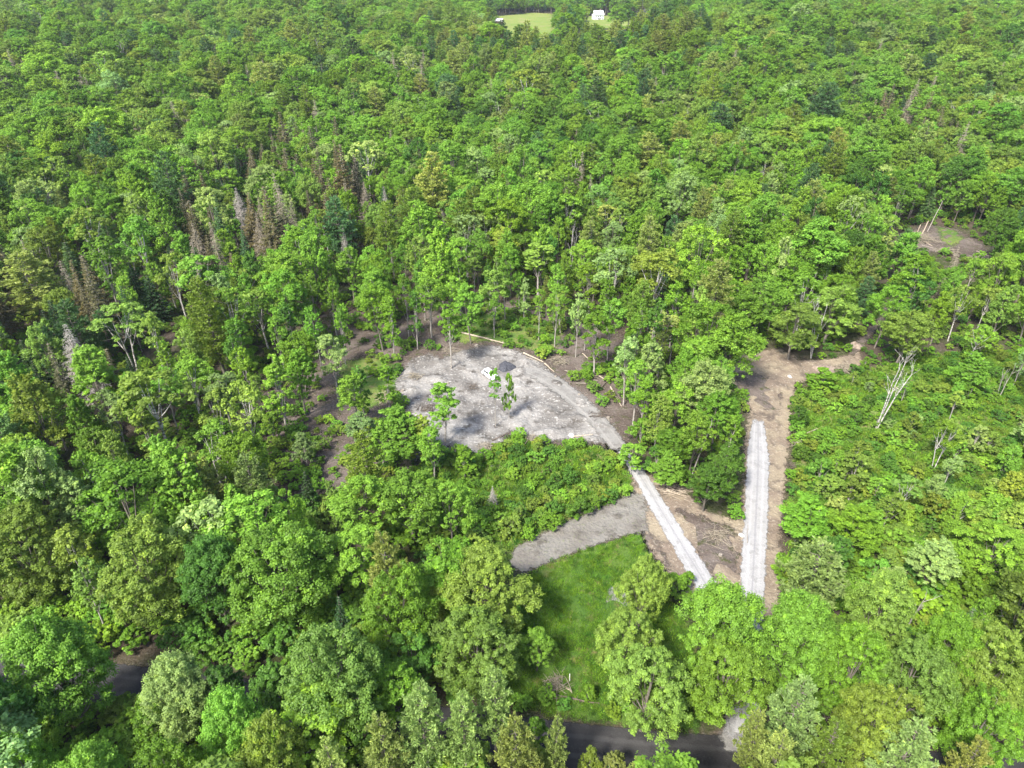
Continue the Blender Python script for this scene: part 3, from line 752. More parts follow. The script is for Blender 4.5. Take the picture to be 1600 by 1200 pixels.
T_("young_tree", 470, 672, 8, 52, "pale green", "young tree with wispy crown alone on the brown litter", cat="young tree")
T_("slender_tree", 340, 575, 17, 60, "pale green", "pale thin-crowned tree with long leaning bare trunk in the left wood", cat="tree", variant=1)
T_("birch_tree", 180, 468, 18, 95, "yellow-green", "white-stemmed birch with round light crown in the left wood", cat="birch tree", variant=1)
T_("birch_tree", 228, 488, 17, 45, "yellow-green", "narrow white birch right of the round-crowned birch", cat="birch tree", variant=0)
T_("birch_tree", 290, 560, 15, 70, "bright green", "low forked birch in the left wood, below the narrow white birch", cat="birch tree", variant=1)
T_("pine_tree", 30, 385, 20, 130, "light olive", "big layered light olive pine at the left edge of the photo", cat="pine tree", variant=0)
T_("spruce_tree", 100, 372, 17, 55, "blue-green", "blue-green spire right of the big layered pine at the left edge", cat="spruce tree")
T_("spruce_tree", 228, 425, 14, 60, "dark green", "dark spruce behind the round-crowned birch", cat="spruce tree")
T_("spruce_tree", 200, 405, 13, 50, "dark green", "dark spruce left of the one behind the birch", cat="spruce tree")
T_("dead_spruce", 102, 500, 18, 90, "brown", "large bleached grey leafless spruce in the left wood", cat="dead tree", variant=2)
T_("dead_spruce", 268, 335, 16, 40, "brown", "grey leafless spruce, left one of three above the left wood", cat="dead tree", variant=1)
T_("dead_spruce", 300, 345, 16, 42, "brown", "grey leafless spruce, middle one of three above the left wood", cat="dead tree", variant=0)
T_("dead_spruce", 400, 330, 16, 40, "brown", "grey leafless spruce, right one of three above the left wood", cat="dead tree", variant=1)
T_("dead_spruce", 368, 290, 15, 48, "brown", "grey-brown dead spruce at the foot of the withered stand", cat="dead tree")
T_("bare_tree", 285, 195, 15, 50, "brown", "bleached leafless tree standing white among green crowns, upper left", cat="dead tree", variant=1)
T_("dead_spruce", 600, 290, 15, 28, "brown", "thin grey dead spire behind the clearing", cat="dead tree")
T_("dead_spruce", 535, 350, 15, 28, "brown", "thin grey dead spire at the right end of the withered stand", cat="dead tree")
# --- behind the clearing
for (px, py, w, t, lb) in ((582, 418, 46, "bright green", "tall bare-trunked tree at the far left of the row behind the clearing"),
                           (606, 455, 34, "mid-green", "thin pole-like tree beside the far left one behind the clearing"),
                           (668, 425, 58, "bright green", "bare-trunked bright tree on the brown slope behind the clearing"),
                           (700, 470, 44, "mid-green", "leafy-stemmed slim tree closest to the clearing's back rim"),
                           (716, 400, 40, "mid-green", "straight slim tree right behind the leafy-stemmed one"),
                           (770, 415, 56, "yellow-green", "light flat-topped tree in the middle of the row behind the clearing"),
                           (842, 372, 60, "yellow-green", "umbrella-crowned tree with two pale stems right of the row's middle"),
                           (870, 440, 36, "bright green", "slim green tree below the umbrella-crowned one"),
                           (905, 455, 34, "pale green", "pale narrow tree with grey trunk at the clearing's right rear"),
                           (935, 478, 58, "mid-green", "rounded cool green tree at the clearing's right rear"),
                           (985, 520, 50, "pale green", "pale slim tree right of the clearing"),
                           (1040, 480, 56, "light olive", "tall pale olive tree left of the woods between the drives")):
    T_("slender_tree", px, py, 18, w, t, lb, cat="tree")
T_("pine_tree", 932, 385, 17, 44, "light olive", "half-bare pine with grey trunk behind the clearing's right rear", cat="pine tree", variant=1)
T_("pine_tree", 855, 430, 12, 26, "light olive", "small thin pine right of the umbrella-crowned tree", cat="pine tree", variant=1)
T_("bare_tree", 893, 360, 15, 30, "brown", "white forked leafless birch behind the clearing", cat="dead tree", variant=3)
for (px, py, h, w, t, lb) in ((590, 650, 12, 55, "bright green", "slim light tree left of the broad light tree at the clearing's left rim"),
                              (672, 655, 14, 58, "bright green", "airy slim tree overlapping the clearing's lower left edge"),
                              (725, 692, 8, 45, "mid-green", "short slim tree at the clearing's front edge, left of the pole tree"),
                              (600, 560, 14, 45, "mid-green", "slim tree at the clearing's left edge above the slash heap"),
                              (560, 640, 13, 55, "pale green", "pale slim tree on the brown litter beside the clearing's left rim")):
    T_("slender_tree", px, py, h, w, t, lb, cat="tree")
for (kd, px, py, h, w, t, lb) in (("slender_tree", 1000, 555, 17, 52, "bright green", "tall airy tree at the back left of the woods between the drives"),
                                  ("slender_tree", 1035, 610, 15, 55, "yellow-green", "airy yellow-green tree inside the woods between the drives"),
                                  ("broadleaf_tree", 1078, 545, 17, 70, "mid-green", "tall oval tree at the back of the woods between the drives"),
                                  ("broadleaf_tree", 1130, 560, 15, 62, "bright green", "oval tree at the back right of the woods between the drives"),
                                  ("broadleaf_tree", 1092, 640, 15, 72, "bright green", "tall tree in the centre of the woods between the drives"),
                                  ("slender_tree", 1150, 640, 14, 50, "mid-green", "slim tree leaning over the right drive's upper end"),
                                  ("broadleaf_tree", 1050, 700, 9, 66, "bright green", "low light tree at the front left of the woods between the drives"),
                                  ("young_tree", 990, 690, 7, 46, "bright green", "light young tree where the grey track meets the left drive")):
    T_(kd, px, py, h, w, t, lb, cat="young tree" if kd == "young_tree" else "tree")
# single stems standing on the clearing
T_("slender_tree", 773, 572, 15, 24, "mid-green", "spindly pole tree whose small crown covers the white car", cat="tree", variant=1)
T_("young_tree", 795, 580, 12, 26, "bright green", "narrow leafy sapling just right of the spindly pole tree", cat="young tree", variant=1)
# --- woods between the two drives
for (kd, px, py, h, w, t, lb) in (("broadleaf_tree", 1100, 520, 16, 85, "bright green", "rounded tree at the top of the woods between the drives"),
                                  ("slender_tree", 1010, 590, 14, 50, "mid-green", "slim tree at the left rim of the woods between the drives"),
                                  ("broadleaf_tree", 1065, 585, 14, 75, "bright green", "light tree in the middle of the woods between the drives"),
                                  ("broadleaf_tree", 1128, 610, 14, 80, "mid-green", "tree on the right rim of the woods, left of the right drive's end"),
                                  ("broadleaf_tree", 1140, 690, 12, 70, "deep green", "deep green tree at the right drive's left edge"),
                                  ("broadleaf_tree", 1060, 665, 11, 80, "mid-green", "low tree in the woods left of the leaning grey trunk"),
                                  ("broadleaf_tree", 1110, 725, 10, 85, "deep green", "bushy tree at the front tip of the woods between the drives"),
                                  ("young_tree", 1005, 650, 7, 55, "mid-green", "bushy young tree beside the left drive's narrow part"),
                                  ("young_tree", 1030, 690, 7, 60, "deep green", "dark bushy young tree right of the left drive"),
                                  ("broadleaf_tree", 1172, 450, 15, 58, "bright green", "bright oval tree standing apart above the right drive's dirt head"),
                                  ("broadleaf_tree", 1250, 470, 15, 95, "yellow-green", "spreading light tree behind the dirt head of the right drive"),
                                  ("broadleaf_tree", 1310, 440, 16, 110, "yellow-green", "wide light tree left of the dirt path"),
                                  ("broadleaf_tree", 1425, 480, 15, 95, "yellow-green", "light tree right of the dirt path, behind the white birch clump"),
                                  ("young_tree", 1290, 570, 6, 60, "mid-green", "low bushy tree beside the dirt head of the right drive"),
                                  ("broadleaf_tree", 1530, 545, 11, 65, "bright green", "round tree at the top right of the brushy field")):
    T_(kd, px, py, h, w, t, lb, cat="young tree" if kd == "young_tree" else "tree")
B_("bare_tree", 1368, 672, 17, 60, "brown", "white leafless birch clump leaning right at the brushy field's rim", cat="dead tree", variant=3, rot=0.0, tilt=(0, 0))
B_("bare_tree", 1268, 560, 14, 40, "brown", "white-stemmed bare birch inside the spreading light tree", cat="dead tree", variant=3, rot=2.0)
B_("bare_tree", 1560, 620, 10, 30, "brown", "grey broken-topped dead tree near the right edge", cat="dead tree", variant=2)
B_("bare_tree", 1412, 985, 10, 60, "brown", "pale dead branches sticking out of the lower right woods", cat="dead tree", variant=2)
B_("bare_tree", 545, 905, 8, 50, "brown", "small grey dead tree left of the cool green maple", cat="dead tree", variant=0)
B_("dead_spruce", 770, 792, 5, 22, "brown", "small grey dead spruce in the mid brush patch", cat="dead tree")
B_("dead_spruce", 636, 735, 8, 22, "brown", "grey dead spire among the light trees by the clearing", cat="dead tree")

#PROPS_BELOW

# ------------------------------------------------------------------ forest fill
# parts of the picture where the ground itself must stay in sight
OPEN_VIEW = [
    [(620, 585), (650, 556), (720, 545), (780, 540), (830, 556), (900, 600), (960, 660), (985, 700), (1040, 790), (1108, 900), (1060, 885), (1000, 820), (870, 872), (815, 885), (850, 835), (960, 780), (990, 770), (960, 705), (880, 690), (830, 690), (770, 690), (700, 690), (640, 620)],
    [(1140, 575), (1200, 550), (1250, 568), (1236, 640), (1226, 800), (1216, 930), (1200, 950), (1150, 905), (1110, 905), (1050, 800), (1040, 780), (1100, 800), (1160, 790), (1165, 640)],
    [(840, 880), (1000, 845), (1010, 870), (985, 900), (955, 940), (930, 1000), (920, 1090), (900, 1110), (850, 1080), (845, 1000)],
    [(740, 715), (960, 710), (985, 760), (900, 800), (830, 830), (760, 800)],
    [(1250, 615), (1340, 585), (1480, 575), (1560, 600), (1560, 700), (1450, 720), (1250, 720)],
    [(1425, 368), (1444, 354), (1500, 364), (1540, 390), (1500, 386)],
    [(128, 1030), (212, 1030), (204, 1085), (180, 1100), (140, 1096)], [(905, 1146), (1000, 1160), (1120, 1165), (1120, 1190), (960, 1180)],
    [(640, 530), (690, 535), (720, 528), (800, 535), (760, 540), (700, 545), (650, 550)],
    [(880, 575), (960, 580), (975, 640), (950, 640)],
    [(455, 620), (500, 632), (530, 680), (500, 700), (465, 660)], [(570, 515), (600, 510), (612, 545), (580, 555)],
    [(570, 1075), (900, 1070), (1100, 1130), (1100, 1215), (560, 1215)], [(945, 905), (985, 900), (985, 955), (945, 955)],
]
FAR_VIEW = [[(772, 30), (790, 30), (790, 42), (772, 42)], [(780, 27), (866, 24), (866, 56), (846, 58), (830, 46), (796, 54)], [(905, 36), (985, 34), (985, 45), (905, 46)], [(924, 18), (946, 18), (946, 36), (924, 36)], [(990, 16), (1016, 16), (1012, 28), (990, 28)]]

def candidates():
    out = []
    y = 22.0
    while y < 2700:
        s = 6.5 + 0.0068 * y if y < 600 else 10.6
        hw = 0.80 * (y * cos(PITCH) + 78 * sin(PITCH)) * 1.06 + 14
        xs = np.arange(-hw, hw, s)
        out.append(np.stack([xs + rng.uniform(-.42, .42, len(xs)) * s, y + rng.uniform(-.42, .42, len(xs)) * s], 1))
        y += s
    return np.vstack(out)

def build_forest():
    c = candidates()
    x, y = c[:, 0], c[:, 1]
    z = terrain(x, y)
    d = np.hypot(x, y)
    n = len(x)
    h = np.clip(rng.normal(17.0, 3.5, n), 9, 25)
    ok = np.ones(n, bool)
    for k in ("clearing", "earth", "track", "grass", "midbrush", "rbrush", "slash", "path"):
        P = W_POLY[k]; near = (x > P[:, 0].min() - 8) & (x < P[:, 0].max() + 8) & (y > P[:, 1].min() - 8) & (y < P[:, 1].max() + 8)
        idx = np.where(near & ok)[0]
        if len(idx):
            bad = in_poly(x[idx], y[idx], P) | (seg_dist(x[idx], y[idx], P) < (1.5 if k in ("rbrush", "midbrush") else 2.0))
            ok[idx[bad]] = False
    for C, wd in ((CL_ROAD, 6.0), (CL_L, 5), (CL_R, 5)):
        idx = np.where(ok & (y < 260))[0]
        ok[idx[seg_dist(x[idx], y[idx], C[::3], False) < wd]] = False
    for P in F_POLY:
        ok &= ~in_poly(x, y, P)
    # keep away from the hand placed trees
    for p in PL:
        if p["kind"] in ("shrub",): continue
        rr = p["sx"] * PROTO[p["kind"]][p["v"]]["R"]
        idx = np.where(ok & (np.abs(x - p["x"]) < 12) & (np.abs(y - p["y"]) < 12))[0]
        ok[idx[np.hypot(x[idx] - p["x"], y[idx] - p["y"]) < 0.5 * rr + 1.6]] = False
    # sight lines to the open ground
    for pol, dmax in [(p, 700) for p in OPEN_VIEW] + [(p, 3000) for p in FAR_VIEW]:
        idx = np.where(ok & (d < dmax))[0]
        hit = np.zeros(len(idx), bool)
        for f in (0.45, 0.65, 0.85, 1.0):
            for sx in (-4.2, 0, 4.2):
                a, b, _ = proj(x[idx] + sx * (f < .9), y[idx], z[idx] + h[idx] * f)
                hit |= in_poly(a, b, pol)
        ok[idx[hit]] = False
    # nothing random grows right in front of a tree that stands out in the photograph
    ca, cb_, cdp = proj(x, y, z + h * 0.72)
    for p in PL:
        if not p["fixed"]: continue
        a, b, dp = proj(p["x"], p["y"], p["z"] + p["h"] * 0.72)
        rp = max(p["sx"] * PROTO[p["kind"]][p["v"]]["R"] * FPX / dp * 0.95, 26 if p["kind"] in ("dead_spruce", "bare_tree") else 14)
        ok &= ~((cdp < dp - 0.5) & (np.hypot(ca - a, (cb_ - b) * 0.9) < rp))
    px, py, _ = proj(x, y, z)
    tpx, tpy, _ = proj(x, y, z + h)
    ok &= (tpx > -140) & (tpx < 1740) & (tpy < 1290)
    lit = in_poly(x, y, W_POLY["litter"])
    ok &= ~(lit & (rng.random(n) < 0.05))
    D1 = [(235, 450), (310, 345), (400, 270), (500, 235), (575, 245), (580, 345), (480, 440), (330, 490)]      # withered conifers
    D2 = [(-60, 440), (120, 460), (220, 540), (200, 680), (60, 700), (-60, 640)]
    D3 = [(1330, 190), (1470, 190), (1480, 250), (1340, 250)]
    PN = [(640, 60), (1110, 60), (1140, 130), (980, 150), (700, 140)]
    DK = [(620, 4), (1010, 0), (1010, 14), (870, 17), (640, 20)]
    dk = in_poly(px, py, DK)
    PN2 = [(960, 200), (1330, 190), (1340, 330), (1000, 340)]
    d1 = in_poly(px, py, D1) | in_poly(px, py, D3); d2 = in_poly(px, py, D2); pn = in_poly(px, py, PN); pn2 = in_poly(px, py, PN2)
    lw = (px < 560) & (py > 430) & (py < 760)
    nv = np.sin(x / 41 + 1.3) * np.cos(y / 37) + 0.7 * np.sin((x + y) / 23)
    for i in np.where(ok)[0]:
        u = rng.random(); w = rng.random(); k = "broadleaf_tree"; v = None
        if dk[i] and u < 0.9: k = "spruce_tree"
        elif d1[i] and u < 0.66:
            k = "withered_spruce" if w < .55 else "dead_spruce" if w < .72 else "spruce_tree"
        elif d2[i] and u < 0.8:
            k = "withered_spruce" if w < .5 else "dead_spruce" if w < .6 else "spruce_tree" if w < .85 else "pine_tree"
        elif pn[i] and u < 0.6: k = "pine_tree"
        elif pn2[i] and u < 0.22: k = "pine_tree"
        elif lit[i] and u < 0.85: k = "slender_tree"
        elif u < (0.10 if 200 < d[i] < 700 else 0.075): k = "pine_tree"
        elif u < (0.12 if d[i] < 320 else 0.10): k = "spruce_tree"
        elif u < (0.22 if d[i] < 400 else 0.15): k = "birch_tree"
        elif u < 0.245 and d[i] < 600: k = "bare_tree" if w < .5 else "dead_spruce"
        elif d[i] < 235 and u < 0.40: k = "slender_tree"
        elif d[i] < 340 and u < 0.28: k = "slender_tree"
        elif lw[i] and u < 0.62: k = "birch_tree" if w < .5 else "slender_tree"
        hh = h[i]
        # colours drift across the place: warm olive on the left and right wings, clean green in the middle, far broadleaf tints lightened to brighten crowns that shade themselves
        s = nv[i] * 0.5 + rng.normal(0, 0.55)
        wing = abs(px[i] - 800) / 800
        if k in ("spruce_tree",): t = "dark green" if w < .75 else "blue-green"; hh *= 1.2 if dk[i] else 0.78
        elif k == "withered_spruce": t = "brown" if w < .8 else "olive-green"; hh *= 1.05
        elif k in ("dead_spruce", "bare_tree"): t = "brown"; hh *= 1.0 if k == "dead_spruce" else 0.72
        elif k == "pine_tree": t = "light olive" if w < .3 else "olive-green" if w < .65 else "blue-green"; hh *= 1.12
        elif k == "birch_tree": t = "yellow-green" if w < .3 else "pale green" if w < .5 else "bright green" if w < .8 else "olive-green"
        else:
            s += 0.35 * min(max((d[i] - 200) / 300, 0), 1)
            if s > 0.75: t = "yellow-green" if w < 0.5 + 0.4 * wing else "bright green"
            elif s > 0.0: t = "bright green" if w > 0.3 * wing else "olive-green"
            elif s > -0.65: t = "mid-green" if w > .18 else "pale green"
            elif s > -1.25: t = "deep green" if w > .3 else "mid-green"
            else: t = "blue-green" if w < .3 else "deep green"
        p = PROTO[k]
        v = int(rng.integers(len(p)))
        if k == "dead_spruce": v = int(rng.integers(2))
        if k == "broadleaf_tree" and d[i] > 260 and rng.random() < .75: v = (0, 2, 4, 5, 7, 9)[int(rng.integers(6))]
        sz = hh / p[v]["H"]; bigger = 1 + 0.55 * float(np.clip((d[i] - 150) / 350, 0, 1)); sx = sz * rng.uniform(0.78, 1.32) * bigger; sz *= 1 + 0.35 * (bigger - 1)
        PL.append(dict(kind=k, v=v, x=float(x[i]), y=float(y[i]), z=float(z[i]), sx=sx, sz=sz, rot=rng.uniform(0, 6.28), tilt=tuple(rng.normal(0, .03, 2)),
                       tn=t, tint=tint_jit(TINT[t], rng), label=None, cat=None, group=None, h=hh, fixed=False))

GAPS = [poly_w([(1400, 590), (1560, 580), (1580, 610), (1480, 625), (1400, 615)]), poly_w([(1430, 800), (1560, 790), (1570, 825), (1450, 835)]), poly_w([(1245, 640), (1330, 625), (1340, 650), (1250, 675)]), poly_w([(830, 715), (930, 712), (950, 740), (850, 750)])]
def scatter(poly, step, kinds, heights, tints, prob=1.0, clear=()):
    P = np.asarray(poly)
    xs = np.arange(P[:, 0].min(), P[:, 0].max(), step); ys = np.arange(P[:, 1].min(), P[:, 1].max(), step)
    X, Y = np.meshgrid(xs, ys); X = X.ravel() + rng.uniform(-.5, .5, X.size) * step; Y = Y.ravel() + rng.uniform(-.5, .5, Y.size) * step
    k = in_poly(X, Y, P) & (rng.random(X.size) < prob)
    for C, wd in ((CL_L, 3.2), (CL_R, 3.2), (CL_G, 3.6), (CL_ROAD, 4.2)):
        k &= seg_dist(X, Y, C[::2], False) > wd
    for nm in clear: k &= ~(in_poly(X, Y, W_POLY[nm]) & (seg_dist(X, Y, W_POLY[nm]) > 0.8))
    for G in GAPS: k &= ~in_poly(X, Y, G)
    for x, y in zip(X[k], Y[k]):
        kd = kinds[rng.integers(len(kinds))]
        lo, hi = heights[kd]
        hgt = rng.uniform(lo, hi)
        plant(kd, x, y, hgt, None, tints[rng.integers(len(tints))], tilt=tuple(rng.normal(0, .05, 2)))
        PL[-1]["sx"] *= rng.uniform(1.0, 1.5)

build_forest()
scatter(W_POLY["midbrush"], 2.5, ["shrub", "shrub", "shrub", "young_tree"], dict(shrub=(0.8, 2.0), young_tree=(2.6, 4.4)), ["mid-green", "bright green", "deep green", "mid-green", "olive-green"], 0.5, ("clearing", "track"))
scatter(poly_w([(838, 1085), (985, 1098), (992, 1138), (848, 1122)]), 1.9, ["shrub", "shrub", "young_tree"], dict(shrub=(0.9, 2.0), young_tree=(2.5, 3.6)), ["deep green", "mid-green", "bright green"], 0.55)
RB_OPEN = poly_w([(1240, 600), (1350, 570), (1610, 540), (1650, 640), (1560, 690), (1430, 720), (1236, 730)])
RB_TREE = poly_w([(1236, 740), (1430, 725), (1560, 695), (1650, 650), (1760, 900), (1620, 960), (1440, 960), (1300, 920), (1232, 880)])
scatter(RB_OPEN, 3.0, ["shrub", "shrub", "shrub", "young_tree"], dict(shrub=(0.9, 2.2), young_tree=(2.6, 5.0)), ["mid-green", "mid-green", "deep green", "pale green", "olive-green", "deep green"], 0.24, ("earth",))
scatter(RB_TREE, 5.0, ["young_tree", "young_tree", "slender_tree", "broadleaf_tree", "birch_tree"], dict(young_tree=(4.0, 7.5), slender_tree=(7.5, 11), broadleaf_tree=(6.0, 9.0), birch_tree=(8, 11)), ["mid-green", "yellow-green", "pale green", "bright green", "olive-green", "bright green", "deep green"], 0.62, ("earth",))
scatter(RB_TREE, 3.4, ["shrub"], dict(shrub=(0.9, 2.2)), ["mid-green", "pale green", "olive-green", "deep green"], 0.4, ("earth",))
scatter(RB_OPEN, 7.5, ["slender_tree", "young_tree", "birch_tree"], dict(slender_tree=(7, 11), young_tree=(4, 6.5), birch_tree=(8, 12)), ["pale green", "yellow-green", "bright green"], 0.30, ("earth",))

# ------------------------------------------------------------------ individuals near, one mass far
for p in PL:
    p["px"], p["py"], p["dep"] = [float(q) for q in proj(p["x"], p["y"], p["z"] + 0.75 * p["h"])]
    p["bx"], p["by"], _ = [float(q) for q in proj(p["x"], p["y"], p["z"])]
    p["vis"] = -40 < p["px"] < 1640 and -20 < p["py"] < 1230
    p["size"] = p["h"] / p["dep"]
# ------------------------------------------------------------------ labels: what each plant looks like and what it stands by
BANDS = [
    (900, [(230, "by the shaded road gap in the lower left corner"), (470, "along the road right of the shaded gap"), (700, "in the low woods between the tall dense maple and the lawn maples"),
           (930, "at the lawn's left side"), (1210, "between the lawn and the meeting gravel drives"), (1400, "in the lower right woods beside the drive"), (9999, "in the woods of the lower right corner")]),
    (790, [(200, "at the left edge just above the corner maple"), (400, "right above the maples of the road gap"), (560, "below the rounded pale pine"), (760, "in front of the mid brush patch, left of the dirt track"),
           (1000, "in the front of the mid brush patch"), (1180, "at the front tip of the woods between the drives"), (1330, "in the brush right of the gravel drive's lower half"), (1470, "in the middle of the lower brushy field"), (9999, "in the lower brushy field at the right edge")]),
    (690, [(180, "at the left edge below the grey leafless spruce"), (380, "in the left wood around the rounded pale pine"), (580, "on the lower part of the brown litter"), (760, "between the clearing's front rim and the light trees"),
           (880, "in the left of the mid brush patch"), (1000, "in the right of the mid brush patch, by the left drive"), (1180, "in the lower woods between the drives"), (1300, "in the brush beside the right drive's middle"), (1420, "in the brush in front of the white birch clump"), (9999, "in the brushy field toward the right edge")]),
    (590, [(170, "around the large grey leafless spruce"), (300, "under the white-stemmed birches of the left wood"), (430, "in the left wood beside the brown litter"), (600, "on the brown litter left of the clearing"),
           (800, "at the clearing's rim"), (1000, "in the log jumble right of the clearing"), (1180, "in the upper woods between the drives"), (1330, "around the right drive's dirt head"), (1450, "around the white birch clump"), (9999, "at the top of the brushy field by the right edge")]),
    (500, [(170, "below the big layered pine at the left edge"), (300, "beside the white-stemmed birches of the left wood"), (420, "in the left wood above the brown litter"), (540, "at the far left end of the row behind the clearing"), (660, "behind the clearing's left rim"),
           (780, "behind the middle of the clearing"), (900, "behind the clearing's right rim"), (1040, "above the log jumble"), (1180, "behind the woods between the drives"), (1330, "behind the right drive's dirt head"), (1460, "right of the dirt path"), (9999, "below the logging clearing at the right edge")]),
    (430, [(150, "around the big layered pine at the left edge"), (290, "above the white-stemmed birches of the left wood"), (420, "just below the three grey leafless spruces"), (560, "between the withered stand and the clearing"), (700, "in the second row behind the clearing's left rim"),
           (830, "in the second row behind the clearing's middle"), (960, "in the second row behind the clearing's right rim"), (1090, "on the slope above the log jumble"), (1230, "on the slope above the oval tree"), (1380, "on the slope left of the logging clearing"), (9999, "beside the logging clearing")]),
    (360, [(150, "on the left edge slope above the layered pine"), (290, "left of the withered stand's foot"), (420, "at the foot of the withered conifer stand"), (560, "right of the withered conifer stand"), (700, "in the canopy upslope of the clearing's left rim"),
           (850, "in the canopy upslope of the clearing's middle"), (1000, "in the canopy upslope of the clearing's right rim"), (1150, "in the canopy upslope of the woods between the drives"), (1300, "in the canopy left of the logging clearing"), (9999, "in the canopy behind the logging clearing")]),
    (290, [(200, "high on the left edge slope"), (420, "left of the withered conifer stand"), (600, "among the withered conifer stand"), (800, "in the middle canopy, far upslope of the clearing"), (1000, "in the middle canopy behind the leafless birch"), (1200, "in the middle canopy right of centre"), (1400, "in the canopy toward the upper right"), (9999, "in the canopy at the upper right edge")]),
    (-999, [(300, "in the upper left canopy"), (600, "in the upper canopy behind the withered stand"), (1000, "in the upper middle canopy"), (9999, "in the upper right canopy")]),
]
def region_of(p):
    for y, cols in BANDS:
        if p["py"] >= y:
            for x, name in cols:
                if p["px"] < x: return name
KW = {"large_maple": ("maple", "maple tree"), "broadleaf_tree": ("broadleaf tree", "tree"), "slender_tree": ("slim bare-trunked tree", "tree"), "birch_tree": ("white-trunked birch", "birch tree"),
      "pine_tree": ("layered pine", "pine tree"), "spruce_tree": ("pointed spruce", "spruce tree"), "withered_spruce": ("thin-needled withered spruce", "spruce tree"), "dead_spruce": ("grey leafless spruce", "dead tree"),
      "bare_tree": ("leafless tree", "dead tree"), "shrub": ("shrub", "shrub"), "young_tree": ("young tree", "young tree")}
PLURAL = lambda w: w + ("es" if w.endswith(("ch", "sh")) else "s")
ORD = ["leftmost", "second from left", "third from left", "fourth from left", "fifth from left", "sixth from left", "rightmost"]
NUM = ["", "one", "two", "three", "four", "five", "six", "seven"]
def label_all(solo):
    groups = {}
    for p in solo:
        p["cat"] = KW[p["kind"]][1]
        if p["fixed"]:
            p["group"] = p["group"] or PLURAL(KW[p["kind"]][1]) + " standing out from the forest"
            continue
        p["reg"] = region_of(p)
        tn = "" if p["kind"] in ("dead_spruce", "bare_tree") else p["tn"] + " "
        if p["kind"] in ("broadleaf_tree", "young_tree", "slender_tree") and not p["fixed"]:
            tn = ("tall " if p["h"] > 18.3 else "low " if p["h"] < 14.6 else "") + tn if p["kind"] != "young_tree" else tn
        p["word"] = tn + KW[p["kind"]][0]
        groups.setdefault((p["word"], p["reg"]), []).append(p)
    for (w, reg), ps in groups.items():
        ps.sort(key=lambda q: q["px"])
        g = PLURAL(KW[ps[0]["kind"]][0]) + " " + reg
        for i, p in enumerate(ps):
            n = len(ps)
            p["group"] = g
            if n == 1: p["label"] = w + " " + reg
            elif n <= 6: p["label"] = (ORD[6] if i == n - 1 else ORD[i]) + " of " + NUM[n] + " " + PLURAL(w) + " " + reg
            else: p["label"] = w + " packed among its like " + reg
    for p in solo:
        lb = p["label"].split()
        while len(lb) > 16 and "the" in lb: lb.remove("the")
        tag(p["obj"], " ".join(lb[:16]), p["cat"], p["group"])
LIMIT = {"large_maple": 300, "broadleaf_tree": 300, "slender_tree": 120, "birch_tree": 120, "pine_tree": 90, "spruce_tree": 60, "withered_spruce": 90, "dead_spruce": 60, "bare_tree": 30, "shrub": 300, "young_tree": 200}
count = {}
mass = []
order = sorted(PL, key=lambda p: (not p["fixed"], p["dep"]))
for p in order:
    k = p["kind"]
    if p["vis"] and count.get(k, 0) < LIMIT[k]:
        count[k] = count.get(k, 0) + 1
        p["solo"] = True
        pr = PROTO[k][p["v"]]
        root = empty(k, (p["x"], p["y"], p["z"] - 0.05), (p["tilt"][0], p["tilt"][1], p["rot"]), (p["sx"], p["sx"], p["sz"]))
        t = link(bpy.data.objects.new("trunk", pr["trunk"]), root)
        if pr["crown"]:
            c = link(bpy.data.objects.new("crown", pr["crown"]), root)
            c["tint"] = list(p["tint"])
        p["obj"] = root
    elif p["py"] > -60: mass.append(p)

label_all([p for p in PL if p.get("solo")])

# forest prototypes as single meshes for the mass
PC = bpy.data.collections.new("forest_sources")
pid = {}
n_ = 0
for k, ps in PROTO.items():
    for v, pr in enumerate(ps):
        g = Geo()
        Vt, Ft, At = pr["T"].arrays()
        if pr["C"] is not None and pr["C"].n:
            Vc, Fc, Ac = pr["C"].arrays()
            V = np.vstack([Vc, Vt]); A = np.concatenate([Ac, At])
            F4 = np.vstack([Fc[0], Ft[0] + len(Vc)]); F3 = Ft[1] + len(Vc)
            mi = np.concatenate([np.zeros(len(Fc[0])), np.ones(len(Ft[0])), np.ones(len(F3))])
            me = mesh_np("forest_tree", V, [F4, F3], [pr["cm"], pr["tm"]], mi, {"var": A})
        else:
            me = mesh_np("forest_tree", Vt, Ft, [pr["tm"]], None, {"var": At})
        o = bpy.data.objects.new("forest_tree.%03d" % n_, me)
        PC.objects.link(o)
        pid[(k, v)] = n_; n_ += 1

